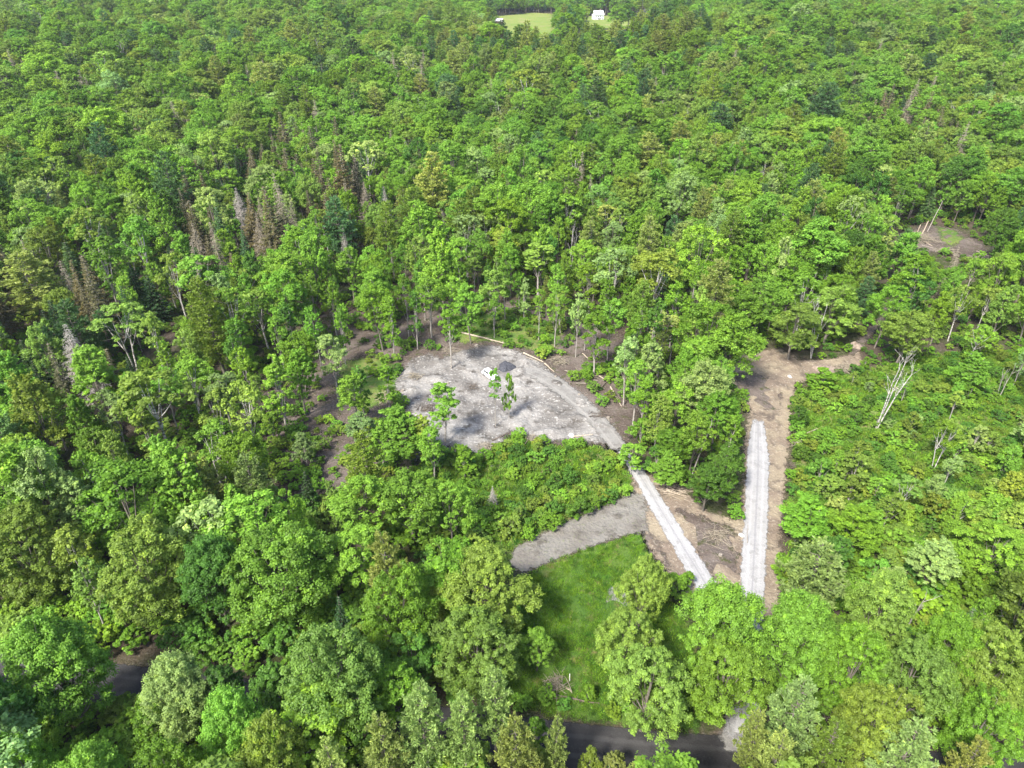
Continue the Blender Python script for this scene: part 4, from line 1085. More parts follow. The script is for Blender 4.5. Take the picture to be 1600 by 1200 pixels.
def scatter_object(name, coll, pts, ids, rots, scl, tints, label, cat, group=None):
    me = bpy.data.meshes.new(name)
    me.vertices.add(len(pts)); me.vertices.foreach_set("co", np.asarray(pts, np.float32).ravel())
    a = me.attributes.new("pid", 'INT', 'POINT'); a.data.foreach_set("value", np.asarray(ids, np.int32))
    for nm, arr in (("rotv", rots), ("sclv", scl), ("tint", tints)):
        a = me.attributes.new(nm, 'FLOAT_VECTOR', 'POINT'); a.data.foreach_set("vector", np.asarray(arr, np.float32).ravel())
    o = link(bpy.data.objects.new(name, me))
    ng = bpy.data.node_groups.new(name + "_planting", 'GeometryNodeTree')
    ng.interface.new_socket("Geometry", in_out='INPUT', socket_type='NodeSocketGeometry')
    ng.interface.new_socket("Geometry", in_out='OUTPUT', socket_type='NodeSocketGeometry')
    N, Lk = ng.nodes.new, ng.links.new
    gi, go = N("NodeGroupInput"), N("NodeGroupOutput")
    ip = N("GeometryNodeInstanceOnPoints"); ci = N("GeometryNodeCollectionInfo")
    ci.inputs["Collection"].default_value = coll; ci.inputs["Separate Children"].default_value = True; ci.inputs["Reset Children"].default_value = True
    def na(nm, dt):
        q = N("GeometryNodeInputNamedAttribute"); q.data_type = dt; q.inputs["Name"].default_value = nm
        return q.outputs["Attribute"]
    Lk(gi.outputs[0], ip.inputs["Points"]); Lk(ci.outputs[0], ip.inputs["Instance"])
    ip.inputs["Pick Instance"].default_value = True
    Lk(na("pid", 'INT'), ip.inputs["Instance Index"])
    er = N("FunctionNodeEulerToRotation"); Lk(na("rotv", 'FLOAT_VECTOR'), er.inputs[0]); Lk(er.outputs[0], ip.inputs["Rotation"])
    Lk(na("sclv", 'FLOAT_VECTOR'), ip.inputs["Scale"])
    Lk(ip.outputs[0], go.inputs[0])
    m = o.modifiers.new("planting", 'NODES'); m.node_group = ng
    return tag(o, label, cat, group, "stuff")

scatter_object("forest", PC, [(p["x"], p["y"], p["z"] - .05) for p in mass], [pid[(p["kind"], p["v"])] for p in mass],
               [(p["tilt"][0], p["tilt"][1], p["rot"]) for p in mass], [(p["sx"], p["sx"], p["sz"]) for p in mass], [p["tint"] for p in mass],
               "green mixed forest canopy stretching away to the far edge of the valley", "forest")

# ------------------------------------------------------------------ things lying and standing about
def bez(a, b, n, sag, r):
    t = np.linspace(0, 1, n)[:, None]
    p = a + (b - a) * t
    off = np.cumsum(r.normal(0, sag, (n, 3)), 0) * np.array([1, 1, 0.25])
    return p + off - (off[-1] * t)

def fallen_log(p1, p2, rad, mat, label, z1=None, z2=None, stubs=3, name="fallen_log", cat="log", seed=0):
    r = np.random.default_rng(seed + int(p1[0] * 7 + p1[1]))
    x1, y1 = at(*p1); x2, y2 = at(*p2)
    a = np.array([0, 0, rad * .8 + .12 + (z1 or 0)]); b = np.array([x2 - x1, y2 - y1, rad * .5 + .12 + (z2 or 0)])
    g = Geo()
    pts = bez(a, b, 9, 0.05, r)
    tube(g, pts, np.linspace(rad * 1.1, rad * 0.55, 9) * r.uniform(.92, 1.08, 9), 8)
    L = np.linalg.norm(b - a)
    for k in range(stubs):
        i = r.integers(2, 8); d = unit(r.normal(size=3) + np.array([0, 0, .5]) + 0.7 * unit(b - a))
        l = L * r.uniform(.06, .16)
        tube(g, [pts[i], pts[i] + d * l * .5, pts[i] + d * l + r.normal(0, .05, 3)], [rad * .3, rad * .2, rad * .08], 5)
    o = link(bpy.data.objects.new(name, g.mesh(name, mat, smooth=True)))
    o.location = (x1, y1, float(terrain(x1, y1)))
    return tag(o, label, cat)

for i, (a, b, rad, m, lb) in enumerate((
    ((722, 521), (793, 539), .24, LOGP, "long pale fallen trunk lying along the grey clearing's back edge"),
    ((728, 477), (757, 468), .18, LOGP, "pale fallen trunk in the green behind the clearing, above the long pale one"),
    ((818, 553), (849, 567), .22, LOGP, "pale peeled log at the back right rim of the clearing"),
    ((822, 559), (840, 565), .13, LOGM, "thinner log lying beside the pale peeled one at the back right rim"),
    ((851, 569), (866, 582), .16, LOGP, "short pale log right of the peeled log, pointing down to the track"),
    ((882, 580), (898, 583), .12, LOGM, "short grey pole nearest the track in the log jumble right of the clearing"),
    ((897, 589), (934, 596), .16, LOGM, "grey log lying level in the jumble right of the clearing"),
    ((900, 600), (930, 600), .14, LOGM, "lower level log in the jumble right of the clearing"),
    ((918, 577), (952, 599), .18, LOGP, "whitish log slanting down through the jumble right of the clearing"),
    ((962, 583), (932, 614), .20, LOGD, "dark log slanting the other way across the jumble"),
    ((954, 606), (971, 636), .17, LOGP, "pale log pointing downhill at the right end of the jumble"),
    ((962, 592), (970, 598), .16, LOGM, "short grey log at the trees, right end of the jumble"),
    ((910, 553), (921, 563), .12, LOGP, "thin pale pole above the jumble at the trees"),
    ((888, 690), (921, 684), .24, LOGM, "longest log of the small pile at the clearing's front edge"),
    ((889, 694), (918, 689), .22, LOGM, "front log of the small pile at the clearing's front edge"),
    ((896, 684), (926, 680), .18, LOGP, "pale back log of the small pile at the clearing's front edge"),
    ((770, 690), (796, 677), .13, LOGD, "thin dark pole at the clearing's front edge near the pole tree"),
    ((1242, 687), (1277, 671), .16, LOGP, "pale log in the weeds right of the right drive"),
    ((842, 1083), (936, 1100), .16, LOGD, "long dark log under leaves at the lawn's lower end"),
    ((884, 1076), (894, 1084), .12, LOGP, "short pale stick at the lawn's lower end"),
    ((1436, 374), (1456, 385), .20, LOGP, "pale log on the left brush heap of the logging clearing"),
    ((1526, 394), (1546, 402), .22, LOGP, "pale log at the right end of the logging clearing"),
    ((1440, 384), (1470, 392), .16, LOGM, "grey log in the middle of the logging clearing"),
    ((1516, 424), (1524, 428), .18, LOGP, "short pale log below the logging clearing"),
    ((545, 600), (590, 585), .14, LOGM, "thin grey log on the brown litter left of the clearing"),
    ((1390, 600), (1405, 610), .14, LOGP, "thin pale log on open grass behind the white birch clump"),
)): fallen_log(a, b, rad, m, lb, seed=i)

# piles of sticks and slash: one thing each
def slash_pile(px, py, w, h, n, rad, mat, label, name="brush_pile", long=0.6, seed=1, ang=None):
    r = np.random.default_rng(seed)
    x, y = at(px, py); g = Geo()
    for i in range(n):
        q = r.normal(0, .33, 2) * w * .5
        zc = max(h * (1 - np.hypot(*q) / w * 1.3), 0.05) * r.uniform(.2, 1)
        a = r.uniform(0, pi) if ang is None else ang + r.normal(0, .16)
        L = w * long * r.uniform(.35, 1)
        d = np.array([cos(a), sin(a), r.normal(0, .22)]) * L / 2
        c = np.array([q[0], q[1], zc + .1])
        p = np.stack([c - d, c + r.normal(0, .06, 3), c + d]); p[:, 2] = np.maximum(p[:, 2], 0.04)
        rr = rad * r.uniform(.5, 1.3)
        tube(g, p, [rr, rr * .8, rr * .35], 4)
    o = link(bpy.data.objects.new(name, g.mesh(name, mat)))
    o.location = (x, y, float(terrain(x, y)) + .05)
    return tag(o, label, "brush pile")
slash_pile(1056, 771, 6.0, 0.6, 26, .07, LOGP, "heap of pale peeled sticks beside the left gravel drive", long=0.9, seed=3, ang=-.35)
slash_pile(604, 622, 5.0, 1.2, 40, .06, LOGP, "pale splintered slash heap at the clearing's left rim", seed=4)
slash_pile(872, 566, 6.0, 1.1, 70, .05, DEADW, "grey twiggy slash heap at the clearing's back right corner", seed=5)
slash_pile(915, 590, 8.0, 0.7, 60, .05, DEADW, "thin twigs strewn through the log jumble right of the clearing", seed=6)
slash_pile(1432, 374, 13, 2.2, 170, .06, DEADW, "large grey brush heap at the left of the logging clearing", seed=7)
slash_pile(1535, 408, 10, 1.4, 110, .06, DEADW, "grey brush heap at the right end of the logging clearing", seed=8)
slash_pile(1410, 385, 11, 2.0, 150, .06, DEADW, "grey tangle of branches below the two pale broken stubs", seed=21)
slash_pile(1480, 395, 9, 0.8, 70, .06, DEADW, "low scattered slash between the two heaps of the logging clearing", seed=9)
slash_pile(1243, 692, 3.2, 0.8, 36, .05, DEADW, "small grey twig heap on the right edge of the bare earth", seed=10)
slash_pile(1318, 578, 7.0, 1.0, 60, .06, DEADW, "twig heap at the dirt head of the right drive, near the path", seed=11)
slash_pile(868, 1072, 5.0, 0.9, 60, .05, DEADW, "tangle of cut branches at the lawn's lower end", seed=12)
slash_pile(1120, 838, 7.0, 0.5, 70, .04, DEADW, "flattened grey-green brush on the bare earth between the drives", seed=13)
slash_pile(470, 612, 7.0, 0.5, 50, .05, DEADW, "scattered pale twigs on the brown litter by the left wood", seed=14)
slash_pile(505, 680, 7.0, 0.5, 50, .05, DEADW, "scattered twigs on the brown litter under the bright slim tree", seed=15)
slash_pile(705, 548, 6.0, 0.6, 40, .05, DEADW, "thin twig heap at the clearing's back left corner", seed=16)

def stump(px, py, rad, h, label, seed):
    r = np.random.default_rng(seed); x, y = at(px, py); g = Geo()
    tube(g, [(0, 0, -.15), (0, 0, h * .3), (r.normal(0, .03), r.normal(0, .03), h)], [rad * 1.5, rad * 1.08, rad], 11)
    for k in range(5):
        a = k * 1.26 + r.uniform(-.3, .3)
        tube(g, [(cos(a) * rad * .8, sin(a) * rad * .8, h * .3), (cos(a) * rad * 1.9, sin(a) * rad * 1.9, .02), (cos(a) * rad * 2.6, sin(a) * rad * 2.6, -.15)], [rad * .35, rad * .25, rad * .1], 5)
    o = link(bpy.data.objects.new("tree_stump", g.mesh("tree_stump", LOGM))); o.location = (x, y, float(terrain(x, y)) + .06)
    tag(o, label, "stump", "stumps around the grey clearing")
for i, (a, b, lb) in enumerate(((655, 560, "stump at the clearing's back left rim"), (630, 612, "stump at the clearing's left tip"), (745, 541, "stump just below the long pale fallen trunk"),
                                (868, 590, "stump beside the track below the grey twiggy slash heap"), (905, 618, "stump between the track and the log jumble"), (950, 655, "stump right of where the track leaves the clearing"),
                                (700, 600, "stump out on the left half of the clearing"), (1125, 870, "stump on the dark churned soil between the drives"))):
    stump(a, b, .28 + .05 * (i % 3), .4 + .1 * (i % 2), lb, 60 + i)
slash_pile(648, 590, 5.0, 0.7, 46, .05, DEADW, "grey twig heap on the clearing's left part, near its tip", seed=31)
slash_pile(668, 640, 6.0, 0.5, 50, .05, LOGD, "dark scattered sticks on the lower left of the clearing", seed=32)
slash_pile(735, 605, 7.0, 0.35, 46, .045, LOGD, "dark scattered sticks in the middle of the clearing", seed=33)
slash_pile(830, 686, 5.0, 0.6, 44, .05, DEADW, "grey twig heap along the clearing's front edge, middle", seed=34)
slash_pile(760, 700, 5.0, 0.8, 50, .05, DEADW, "grey twig heap at the foot of the pole tree", seed=35)
slash_pile(935, 650, 5.0, 0.6, 46, .05, LOGD, "dark slash heap beside the track below the log jumble", seed=36)
slash_pile(1236, 730, 3.5, 0.7, 40, .05, LOGD, "dark twig heap on the right edge of the bare earth, lower one", seed=37)

def mound(px, py, w, d, h, mat, label, name, cat, seed=1, n=44):
    r = np.random.default_rng(seed); x, y = at(px, py)
    u = np.linspace(-1, 1, n); X, Y = np.meshgrid(u, u)
    rr = np.hypot(X, Y); th = np.arctan2(Y, X)
    lim = 0.86 + 0.10 * np.sin(3 * th + r.uniform(0, 6)) + 0.05 * np.sin(7 * th + r.uniform(0, 6))
    Z = np.clip(1 - rr / lim, -.1, 1)
    Z = h * (Z ** 1 if True else Z) * (1 + 0.25 * np.sin(4 * X + r.uniform(0, 6)) * np.cos(5 * Y)) + r.normal(0, .035, X.shape) * (Z > 0)
    Z = np.where(rr < lim, Z, -0.25)
    ii = np.arange(n * n).reshape(n, n)
    q = np.stack([ii[:-1, :-1], ii[:-1, 1:], ii[1:, 1:], ii[1:, :-1]], -1).reshape(-1, 4)
    me = mesh_np(name, np.stack([X * w / 2, Y * d / 2, Z], -1).reshape(-1, 3), q, [mat], smooth=True)
    o = link(bpy.data.objects.new(name, me)); o.location = (x, y, float(terrain(x, y)) + .12)
    return tag(o, label, cat)
PILE = noise_mat("dark_crushed_stone", (0.030, 0.032, 0.042), (0.085, 0.088, 0.10), 4, .9, .6)
DIRTP = noise_mat("brown_dirt_pile", (0.14, 0.11, 0.085), (0.27, 0.22, 0.18), 1.4, .95, .8)
mound(791, 574, 5.0, 5.5, 1.7, PILE, "dark grey gravel pile at the head of the clearing's track", "gravel_pile", "gravel pile", 2)
mound(1288, 577, 6.5, 5.0, 1.2, DIRTP, "brown dirt mound beside the dirt head of the right drive", "dirt_mound", "dirt mound", 3)
mound(1335, 541, 5.0, 4.0, 1.3, DIRTP, "brown dirt mound beside the dirt path under the trees", "dirt_mound", "dirt mound", 5)

ROCK = noise_mat("pale_field_stone", (0.34, 0.32, 0.30), (0.55, 0.53, 0.50), 2.0, .9, .6)
def boulder(px, py, s, label, seed):
    r = np.random.default_rng(seed); x, y = at(px, py)
    bm = bmesh.new(); bmesh.ops.create_icosphere(bm, subdivisions=3, radius=1)
    dirs = unit(r.normal(size=(9, 3))); off = r.uniform(.62, .9, 9)
    for v in bm.verts:
        p = np.array(v.co)
        for dd, oo in zip(dirs, off):
            k = p @ dd
            if k > oo: p = p - dd * (k - oo)
        p = p * (1 + r.normal(0, .015)); v.co = p * s * np.array([1.15, .9, .62])
    me = bpy.data.meshes.new("boulder"); bm.to_mesh(me); bm.free(); me.materials.append(ROCK)
    o = link(bpy.data.objects.new("boulder", me)); o.location = (x, y, float(terrain(x, y)) + s * .3 + .08); o.rotation_euler = (0, 0, r.uniform(0, 6))
    tag(o, label, "boulder")
boulder(893, 682, .65, "pale boulder left of the small log pile on the clearing's front edge", 1)
boulder(909, 628, .55, "pale stone on the right rim of the clearing's track", 2)
boulder(917, 632, .40, "smaller pale stone right beside the track-rim stone", 3)
boulder(1158, 838, .5, "pale stone at the left edge of the right gravel drive", 4)
boulder(1234, 590, .6, "pale stone at the right rim of the drive's dirt head", 5)

# stake and leaning trunks
def pole(p1, dxyz, rad, mat, label, name, cat, n=7, seed=0, crook=.05, top=.5, twigs=0):
    r = np.random.default_rng(seed); x, y = at(*p1); g = Geo()
    pts = bez(np.array([0, 0, -.2]), np.array(dxyz, float), n, crook, r)
    tube(g, pts, np.linspace(rad, rad * top, n), 7)
    for k in range(twigs):
        i = r.integers(n // 2, n); d = unit(r.normal(size=3) + np.array([0, 0, .4]))
        tube(g, [pts[i], pts[i] + d * r.uniform(.5, 1.5)], [rad * .3, rad * .1], 4)
    o = link(bpy.data.objects.new(name, g.mesh(name, mat, smooth=True))); o.location = (x, y, float(terrain(x, y)) + .05)
    return tag(o, label, cat)
WHITE = noise_mat("whitewashed_wood", (0.62, 0.62, 0.58), (0.78, 0.78, 0.74), 6, .7, .1)
pole((890, 1066), (-.05, .02, 1.7), .07, WHITE, "white wooden stake standing at the lawn's lower end", "survey_stake", "stake", crook=.004, top=.9)
pole((1080, 746), (2.6, 1.5, 11.5), .17, PALEB, "bare grey trunk leaning right in the woods between the drives", "leaning_trunk", "dead tree", seed=2, twigs=4)
pole((1208, 990), (1.2, .5, 3.4), .09, LOGD, "dark leaning pole at the right edge of the bare earth, behind the large maple", "leaning_trunk", "dead tree", seed=3, twigs=2)
pole((1168, 850), (-.6, .2, 4.0), .09, PALEB, "thin bare stem at the front tip of the woods by the right drive", "leaning_trunk", "dead tree", seed=4, twigs=3)
pole((1437, 372), (1.8, 1.0, 6.0), .24, LOGP, "taller of two pale broken stubs on the logging clearing's brush heap", "broken_stub", "dead tree", seed=5, top=.8)
pole((1432, 366), (.6, .3, 3.5), .20, LOGP, "shorter of two pale broken stubs on the logging clearing's brush heap", "broken_stub", "dead tree", seed=6, top=.8)
pole((1449, 362), (2.6, 1.0, 11), .17, PALEB, "long bare white trunk leaning at the back of the logging clearing", "leaning_trunk", "dead tree", seed=7, twigs=5)

# ------------------------------------------------------------------ the white car on the clearing
def simple_mat(name, col, rough=.4, metal=0.0, coat=0.0):
    m, nt, N, L, out = new_mat(name)
    p = N("ShaderNodeBsdfPrincipled"); p.inputs["Base Color"].default_value = (*col, 1); p.inputs["Roughness"].default_value = rough; p.inputs["Metallic"].default_value = metal
    p.inputs["Coat Weight"].default_value = coat
    nz = N("ShaderNodeTexNoise"); nz.inputs["Scale"].default_value = 6
    mr = N("ShaderNodeMapRange"); mr.inputs[3].default_value = rough * .8; mr.inputs[4].default_value = min(rough * 1.3, 1)
    L(nz.outputs["Fac"], mr.inputs[0]); L(mr.outputs[0], p.inputs["Roughness"])
    L(p.outputs[0], out.inputs[0]); return m
PAINT = simple_mat("white_car_paint", (.78, .79, .80), .3, 0, .6)
GLASS = simple_mat("dark_car_glass", (.012, .016, .02), .08)
RUBBER = simple_mat("black_rubber", (.02, .02, .02), .8)
STEEL = simple_mat("wheel_steel", (.45, .45, .46), .35, .9)
LAMPM = simple_mat("lamp_lens", (.8, .82, .85), .1)
TRIM = simple_mat("dark_trim", (.03, .03, .032), .6)
TAIL = simple_mat("red_lamp_lens", (.35, .01, .01), .2)

def bm_obj(name, bm, mat, parent, smooth=False):
    me = bpy.data.meshes.new(name); bm.normal_update(); bm.to_mesh(me); bm.free(); me.materials.append(mat)
    if smooth:
        for p in me.polygons: p.use_smooth = True
    return link(bpy.data.objects.new(name, me), parent)
def prism(profile, w0, w1=None, bevel=.04):
    """side profile (x,z) extruded across the width; w1 = half width of the upper points"""
    bm = bmesh.new(); zs = [p[1] for p in profile]; lo, hi = min(zs), max(zs)
    a = []; b = []
    for x, z in profile:
        w = w0 if w1 is None else w0 + (w1 - w0) * (z - lo) / (hi - lo)
        a.append(bm.verts.new((x, w, z))); b.append(bm.verts.new((x, -w, z)))
    n = len(a)
    bm.faces.new(a[::-1]); bm.faces.new(b)
    for i in range(n): bm.faces.new((a[i], a[(i + 1) % n], b[(i + 1) % n], b[i]))
    bmesh.ops.recalc_face_normals(bm, faces=bm.faces)
    if bevel: bmesh.ops.bevel(bm, geom=bm.edges[:], offset=bevel, segments=2, affect='EDGES', profile=.6)
    return bm
def slab(corners, th=.02):
    """thin plate from four corners (own thickness along its normal)"""
    bm = bmesh.new(); c = [Vector(q) for q in corners]
    n = (c[1] - c[0]).cross(c[2] - c[0]).normalized() * th
    lo = [bm.verts.new(q - n) for q in c]; up = [bm.verts.new(q + n) for q in c]
    bm.faces.new(lo[::-1]); bm.faces.new(up)
    k = len(c)
    for i in range(k): bm.faces.new((lo[i], lo[(i + 1) % k], up[(i + 1) % k], up[i]))
    return bm
def build_car():
    x, y = at(766, 590); x2, y2 = at(784, 600); x1, y1 = at(752, 578)
    a = math.atan2(y2 - y1, x2 - x1)
    c = empty("parked_car", (x, y, float(terrain(x, y)) + .2), (0, 0, a))
    tag(c, "white car parked on the grey clearing beside the dark gravel pile", "car")
    body = prism([(-2.25, .35), (-2.3, .75), (-2.2, 1.02), (.75, 1.05), (1.9, .92), (2.25, .78), (2.3, .4), (2.0, .28), (-2.0, .28)], .90, .86, .05)
    bm_obj("body", body, PAINT, c)
    cabin = prism([(-2.05, 1.03), (-1.75, 1.60), (.05, 1.64), (.85, 1.03)], .80, .66, .04)
    bm_obj("cabin", cabin, PAINT, c)
    bm_obj("windscreen", slab([(.83, -.66, 1.09), (.83, .66, 1.09), (.20, .56, 1.56), (.20, -.56, 1.56)]), GLASS, c)
    bm_obj("rear_window", slab([(-2.02, .62, 1.12), (-2.02, -.62, 1.12), (-1.82, -.55, 1.5), (-1.82, .55, 1.5)]), GLASS, c)
    for s in (-1, 1):
        for (q0, q1, q2, q3) in (((-1.75), (-.72), (-.72), (-1.6)), ((-.62), (.55), (.10), (-.62))):
            bm_obj("side_window", slab([(q0, s * .80, 1.10), (q1, s * .80, 1.10), (q2, s * .69, 1.53), (q3, s * .69, 1.53)]), GLASS, c)
        bm_obj("headlight", prism([(2.16, .66), (2.27, .66), (2.20, .80), (2.10, .82)], .16, None, .01), LAMPM, c).location.y = s * .62
        bm_obj("tail_light", prism([(-2.31, .7), (-2.25, .7), (-2.2, .95), (-2.27, .95)], .12, None, .01), TAIL, c).location.y = s * .68
        bm_obj("wing_mirror", prism([(.55, 1.03), (.75, 1.03), (.70, 1.18), (.55, 1.18)], .09, None, .02), PAINT, c).location.y = s * .98
        for xw in (-1.42, 1.42):
            bm = bmesh.new(); bmesh.ops.create_cone(bm, cap_ends=True, segments=24, radius1=.34, radius2=.34, depth=.22)
            bmesh.ops.bevel(bm, geom=[e for e in bm.edges if e.calc_face_angle(0) > .8], offset=.04, segments=2, affect='EDGES')
            bm.transform(Matrix.Rotation(pi / 2, 4, 'X')); w = bm_obj("wheel", bm, RUBBER, c); w.location = (xw, s * .82, .33)
            bm = bmesh.new(); bmesh.ops.create_cone(bm, cap_ends=True, segments=20, radius1=.21, radius2=.19, depth=.03)
            bm.transform(Matrix.Rotation(pi / 2, 4, 'X')); rm = bm_obj("rim", bm, STEEL, w); rm.location = (0, s * .115, 0)
    bm_obj("bumper", prism([(2.22, .32), (2.36, .34), (2.36, .52), (2.26, .56)], .84, None, .02), TRIM, c)
    bm_obj("grille", prism([(2.24, .60), (2.31, .60), (2.28, .74), (2.21, .74)], .36, None, .01), TRIM, c)
build_car()

# ------------------------------------------------------------------ farmstead on the far fields
SIDING = noise_mat("white_clapboard", (.70, .70, .69), (.80, .80, .79), 1.5, .6, .05, stretch=(1, 1, 12))
ROOFG = noise_mat("grey_roof_shingles", (.16, .16, .17), (.26, .26, .27), 2.5, .8, .2)
ROOFP = noise_mat("pale_metal_roof", (.55, .53, .52), (.66, .64, .63), 1.0, .4, .05)
BARNR = noise_mat("faded_red_boards", (.30, .16, .12), (.42, .25, .2), 1.5, .8, .1, stretch=(6, 6, 1))
def box_bm(x0, x1, y0, y1, z0, z1):
    bm = bmesh.new(); bmesh.ops.create_cube(bm, size=1)
    for v in bm.verts: v.co = ((x0 + x1) / 2 + v.co.x * (x1 - x0), (y0 + y1) / 2 + v.co.y * (y1 - y0), (z0 + z1) / 2 + v.co.z * (z1 - z0))
    return bm
def farm_building(px, py, w, d, h, rise, rot, wall, roof, label, name, cat, windows=True, chimney=False):
    (x, y), = far_poly([(px, py)])
    b = empty(name, (x, y, float(terrain(x, y)) - .3), (0, 0, rot)); tag(b, label, cat)
    bm = bmesh.new()
    pr = [(-d / 2, 0), (d / 2, 0), (d / 2, h), (0, h + rise), (-d / 2, h)]
    A = [bm.verts.new((-w / 2, q, z)) for q, z in pr]; B = [bm.verts.new((w / 2, q, z)) for q, z in pr]
    bm.faces.new(A[::-1]); bm.faces.new(B)
    for i in range(5): bm.faces.new((A[i], A[(i + 1) % 5], B[(i + 1) % 5], B[i]))
    bmesh.ops.recalc_face_normals(bm, faces=bm.faces)
    bm_obj("walls", bm, wall, b)
    ov = .45; k = rise / (d / 2)
    rb = bmesh.new()
    for s in (-1, 1):
        c = [(-w / 2 - ov, s * (d / 2 + ov), h - k * ov + .02), (w / 2 + ov, s * (d / 2 + ov), h - k * ov + .02), (w / 2 + ov, 0, h + rise + .02), (-w / 2 - ov, 0, h + rise + .02)]
        lo = [rb.verts.new(q) for q in c]; up = [rb.verts.new((q[0], q[1], q[2] + .22)) for q in c]
        rb.faces.new(lo); rb.faces.new(up)
        for i in range(4): rb.faces.new((lo[i], lo[(i + 1) % 4], up[(i + 1) % 4], up[i]))
    bmesh.ops.recalc_face_normals(rb, faces=rb.faces)
    rf = bm_obj("roof", rb, roof, b)
    if chimney: bm_obj("chimney", box_bm(w * .18, w * .18 + .9, -.45, .45, h + rise * .6, h + rise + 1.2), BARNR, rf)
    bm_obj("door", box_bm(-.6, .6, -d / 2 - .06, -d / 2 + .04, .3, 2.5), TRIM if windows else BARNR, b)
    if windows:
        for zz in ((1.1, 3.6) if h > 5 else (1.1,)):
            for q in np.linspace(-w / 2 + 1.6, w / 2 - 1.6, 4):
                if zz < 2 and abs(q) < 1.2: continue
                f = bm_obj("window", box_bm(q - .55, q + .55, -d / 2 - .05, -d / 2 + .04, zz, zz + 1.5), GLASS, b)
        for q in (-d / 4, d / 4):
            bm_obj("window", box_bm(-w / 2 - .05, -w / 2 + .04, q - .5, q + .5, 1.1, 2.6), GLASS, b)
farm_building(934, 31, 13, 9, 6.5, 4.5, .35, SIDING, ROOFP, "white farmhouse with pale gable roof beside the far fields", "farmhouse", "house", True, True)
farm_building(1003, 23, 14, 8, 4.5, 3, .1, SIDING, ROOFP, "low white outbuilding among far trees right of the farmhouse", "outbuilding", "shed", True)
farm_building(780, 38, 9, 6, 4, 2.5, -.3, BARNR, ROOFP, "small faded red barn left of the far fields", "barn", "barn", False)

# undergrowth between the trunks
def undergrowth():
    xs = []
    y = 30.0
    while y < 330:
        hw = 0.80 * (y * cos(PITCH) + 78 * sin(PITCH)) + 8
        s = 2.3 + y * 0.003
        q = np.arange(-hw, hw, s)
        xs.append(np.stack([q + rng.uniform(-.5, .5, len(q)) * s, y + rng.uniform(-.5, .5, len(q)) * s], 1)); y += s
    c = np.vstack(xs); x, y = c[:, 0], c[:, 1]
    ok = rng.random(len(x)) < 0.8
    lit = in_poly(x, y, W_POLY["litter"])
    patch = np.sin(x / 7.0 + 1) * np.cos(y / 9.0) + 0.6 * np.sin((x - y) / 5.0)
    ok &= ~(lit & (patch < -0.25))
    for k in ("clearing", "earth", "track", "grass", "slash", "path"):
        ok &= ~in_poly(x, y, W_POLY[k])
    for C, wd in ((CL_ROAD, 4.4), (CL_L, 3.5), (CL_R, 3.5), (CL_G, 4)):
        ok &= seg_dist(x, y, C[::3], False) > wd
    x, y = x[ok], y[ok]
    n = len(x)
    ids = np.array([pid[("shrub", v)] for v in rng.integers(0, 4, n)])
    s = rng.uniform(0.3, 0.95, n) * np.where(y < 95, 1.7, 1.0)
    tn = np.array([tint_jit(TINT[("mid-green", "deep green", "bright green", "olive-green")[q]], rng) for q in rng.integers(0, 4, n)])
    scatter_object("undergrowth", PC, np.stack([x, y, terrain(x, y)], 1), ids, np.stack([0 * x, 0 * x, rng.uniform(0, 6.28, n)], 1), np.stack([s * 1.25, s * 1.25, s], 1), tn,
                   "low leafy undergrowth spread between the tree trunks", "undergrowth")
undergrowth()

# ------------------------------------------------------------------ summer haze: one even body of air round the scene
hm, hnt, HN, HL, hout = new_mat("thin_summer_haze")
pv = HN("ShaderNodeVolumePrincipled"); pv.inputs["Color"].default_value = (.86, .93, 1.0, 1); pv.inputs["Density"].default_value = 0.00006; pv.inputs["Anisotropy"].default_value = 0.2
HL(pv.outputs[0], hout.inputs["Volume"])
hz = bm_obj("haze", box_bm(-4300, 4300, -300, 7100, -12, 120), hm, None)
tag(hz, "thin pale summer haze lying over the far forest", "haze", None, "stuff")

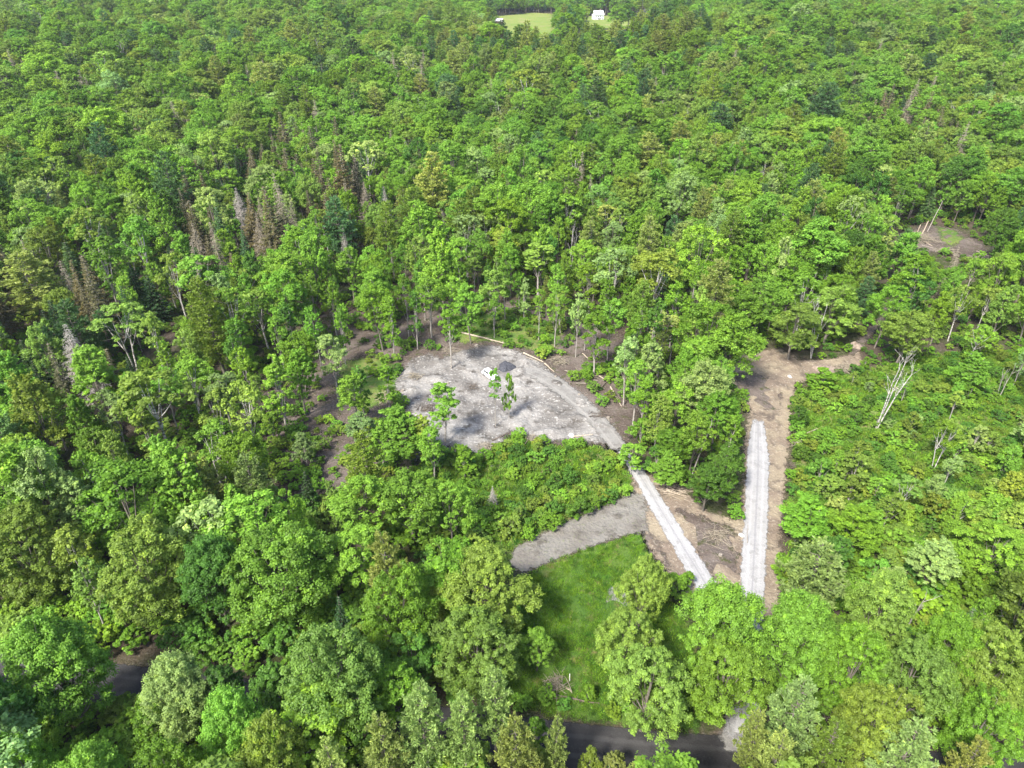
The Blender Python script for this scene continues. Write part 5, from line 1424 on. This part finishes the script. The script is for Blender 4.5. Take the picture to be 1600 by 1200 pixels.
# grass and weeds
GC = bpy.data.collections.new("grass_sources")
for i in range(3):
    r = np.random.default_rng(900 + i); g = Geo()
    n = 60
    P = np.stack([r.normal(0, .22, n), r.normal(0, .22, n), np.zeros(n)], 1)
    D = unit(np.stack([r.normal(0, .45, n), r.normal(0, .45, n), np.ones(n)], 1))
    needle_cards(g, P, D, r.uniform(.14, .42, n), 0.035, r, np.clip(r.normal(.45, .15, n), 0, 1))
    GC.objects.link(bpy.data.objects.new("grass_tuft.%03d" % i, g.mesh("grass_tuft", LEAF)))
def grass(name, polys, step, prob, hs, tints, label, cat, clear=()):
    pts = []
    for P in polys:
        xs = np.arange(P[:, 0].min(), P[:, 0].max(), step); ys = np.arange(P[:, 1].min(), P[:, 1].max(), step)
        X, Y = np.meshgrid(xs, ys); X = X.ravel() + rng.uniform(-.5, .5, X.size) * step; Y = Y.ravel() + rng.uniform(-.5, .5, Y.size) * step
        d = seg_dist(X, Y, P)
        k = in_poly(X, Y, P) & (rng.random(X.size) < prob * np.clip(d / 1.5, .25, 1))
        for C, wd in ((CL_L, 2.4), (CL_R, 2.6), (CL_G, 2.6), (CL_ROAD, 3.6)):
            k &= seg_dist(X, Y, C[::2], False) > wd
        for nm in clear: k &= ~in_poly(X, Y, W_POLY[nm])
        pts.append(np.stack([X[k], Y[k]], 1))
    c = np.vstack(pts); n = len(c)
    s = rng.uniform(*hs, n)
    tn = np.array([tint_jit(TINT[tints[q]], rng) for q in rng.integers(0, len(tints), n)])
    return scatter_object(name, GC, np.stack([c[:, 0], c[:, 1], terrain(c[:, 0], c[:, 1]) + 0.06], 1), rng.integers(0, 3, n), np.stack([0 * s, 0 * s, rng.uniform(0, 6.28, n)], 1), np.stack([s, s, s], 1), tn, label, cat)
grass("grass", [W_POLY["grass"]], 0.42, 0.75, (0.6, 1.4), ["mid-green", "bright green", "deep green", "mid-green"], "short green grass on the lawn beside the grey dirt track", "grass")
grass("weeds", [W_POLY["midbrush"], W_POLY["rbrush"]], 0.75, 0.8, (0.8, 2.2), ["mid-green", "olive-green", "deep green", "bright green"], "tangled green weeds covering the brushy ground", "weeds", ("clearing", "earth", "track"))
print("PLANTS", len(PL), "solo", count, "mass", len(mass))
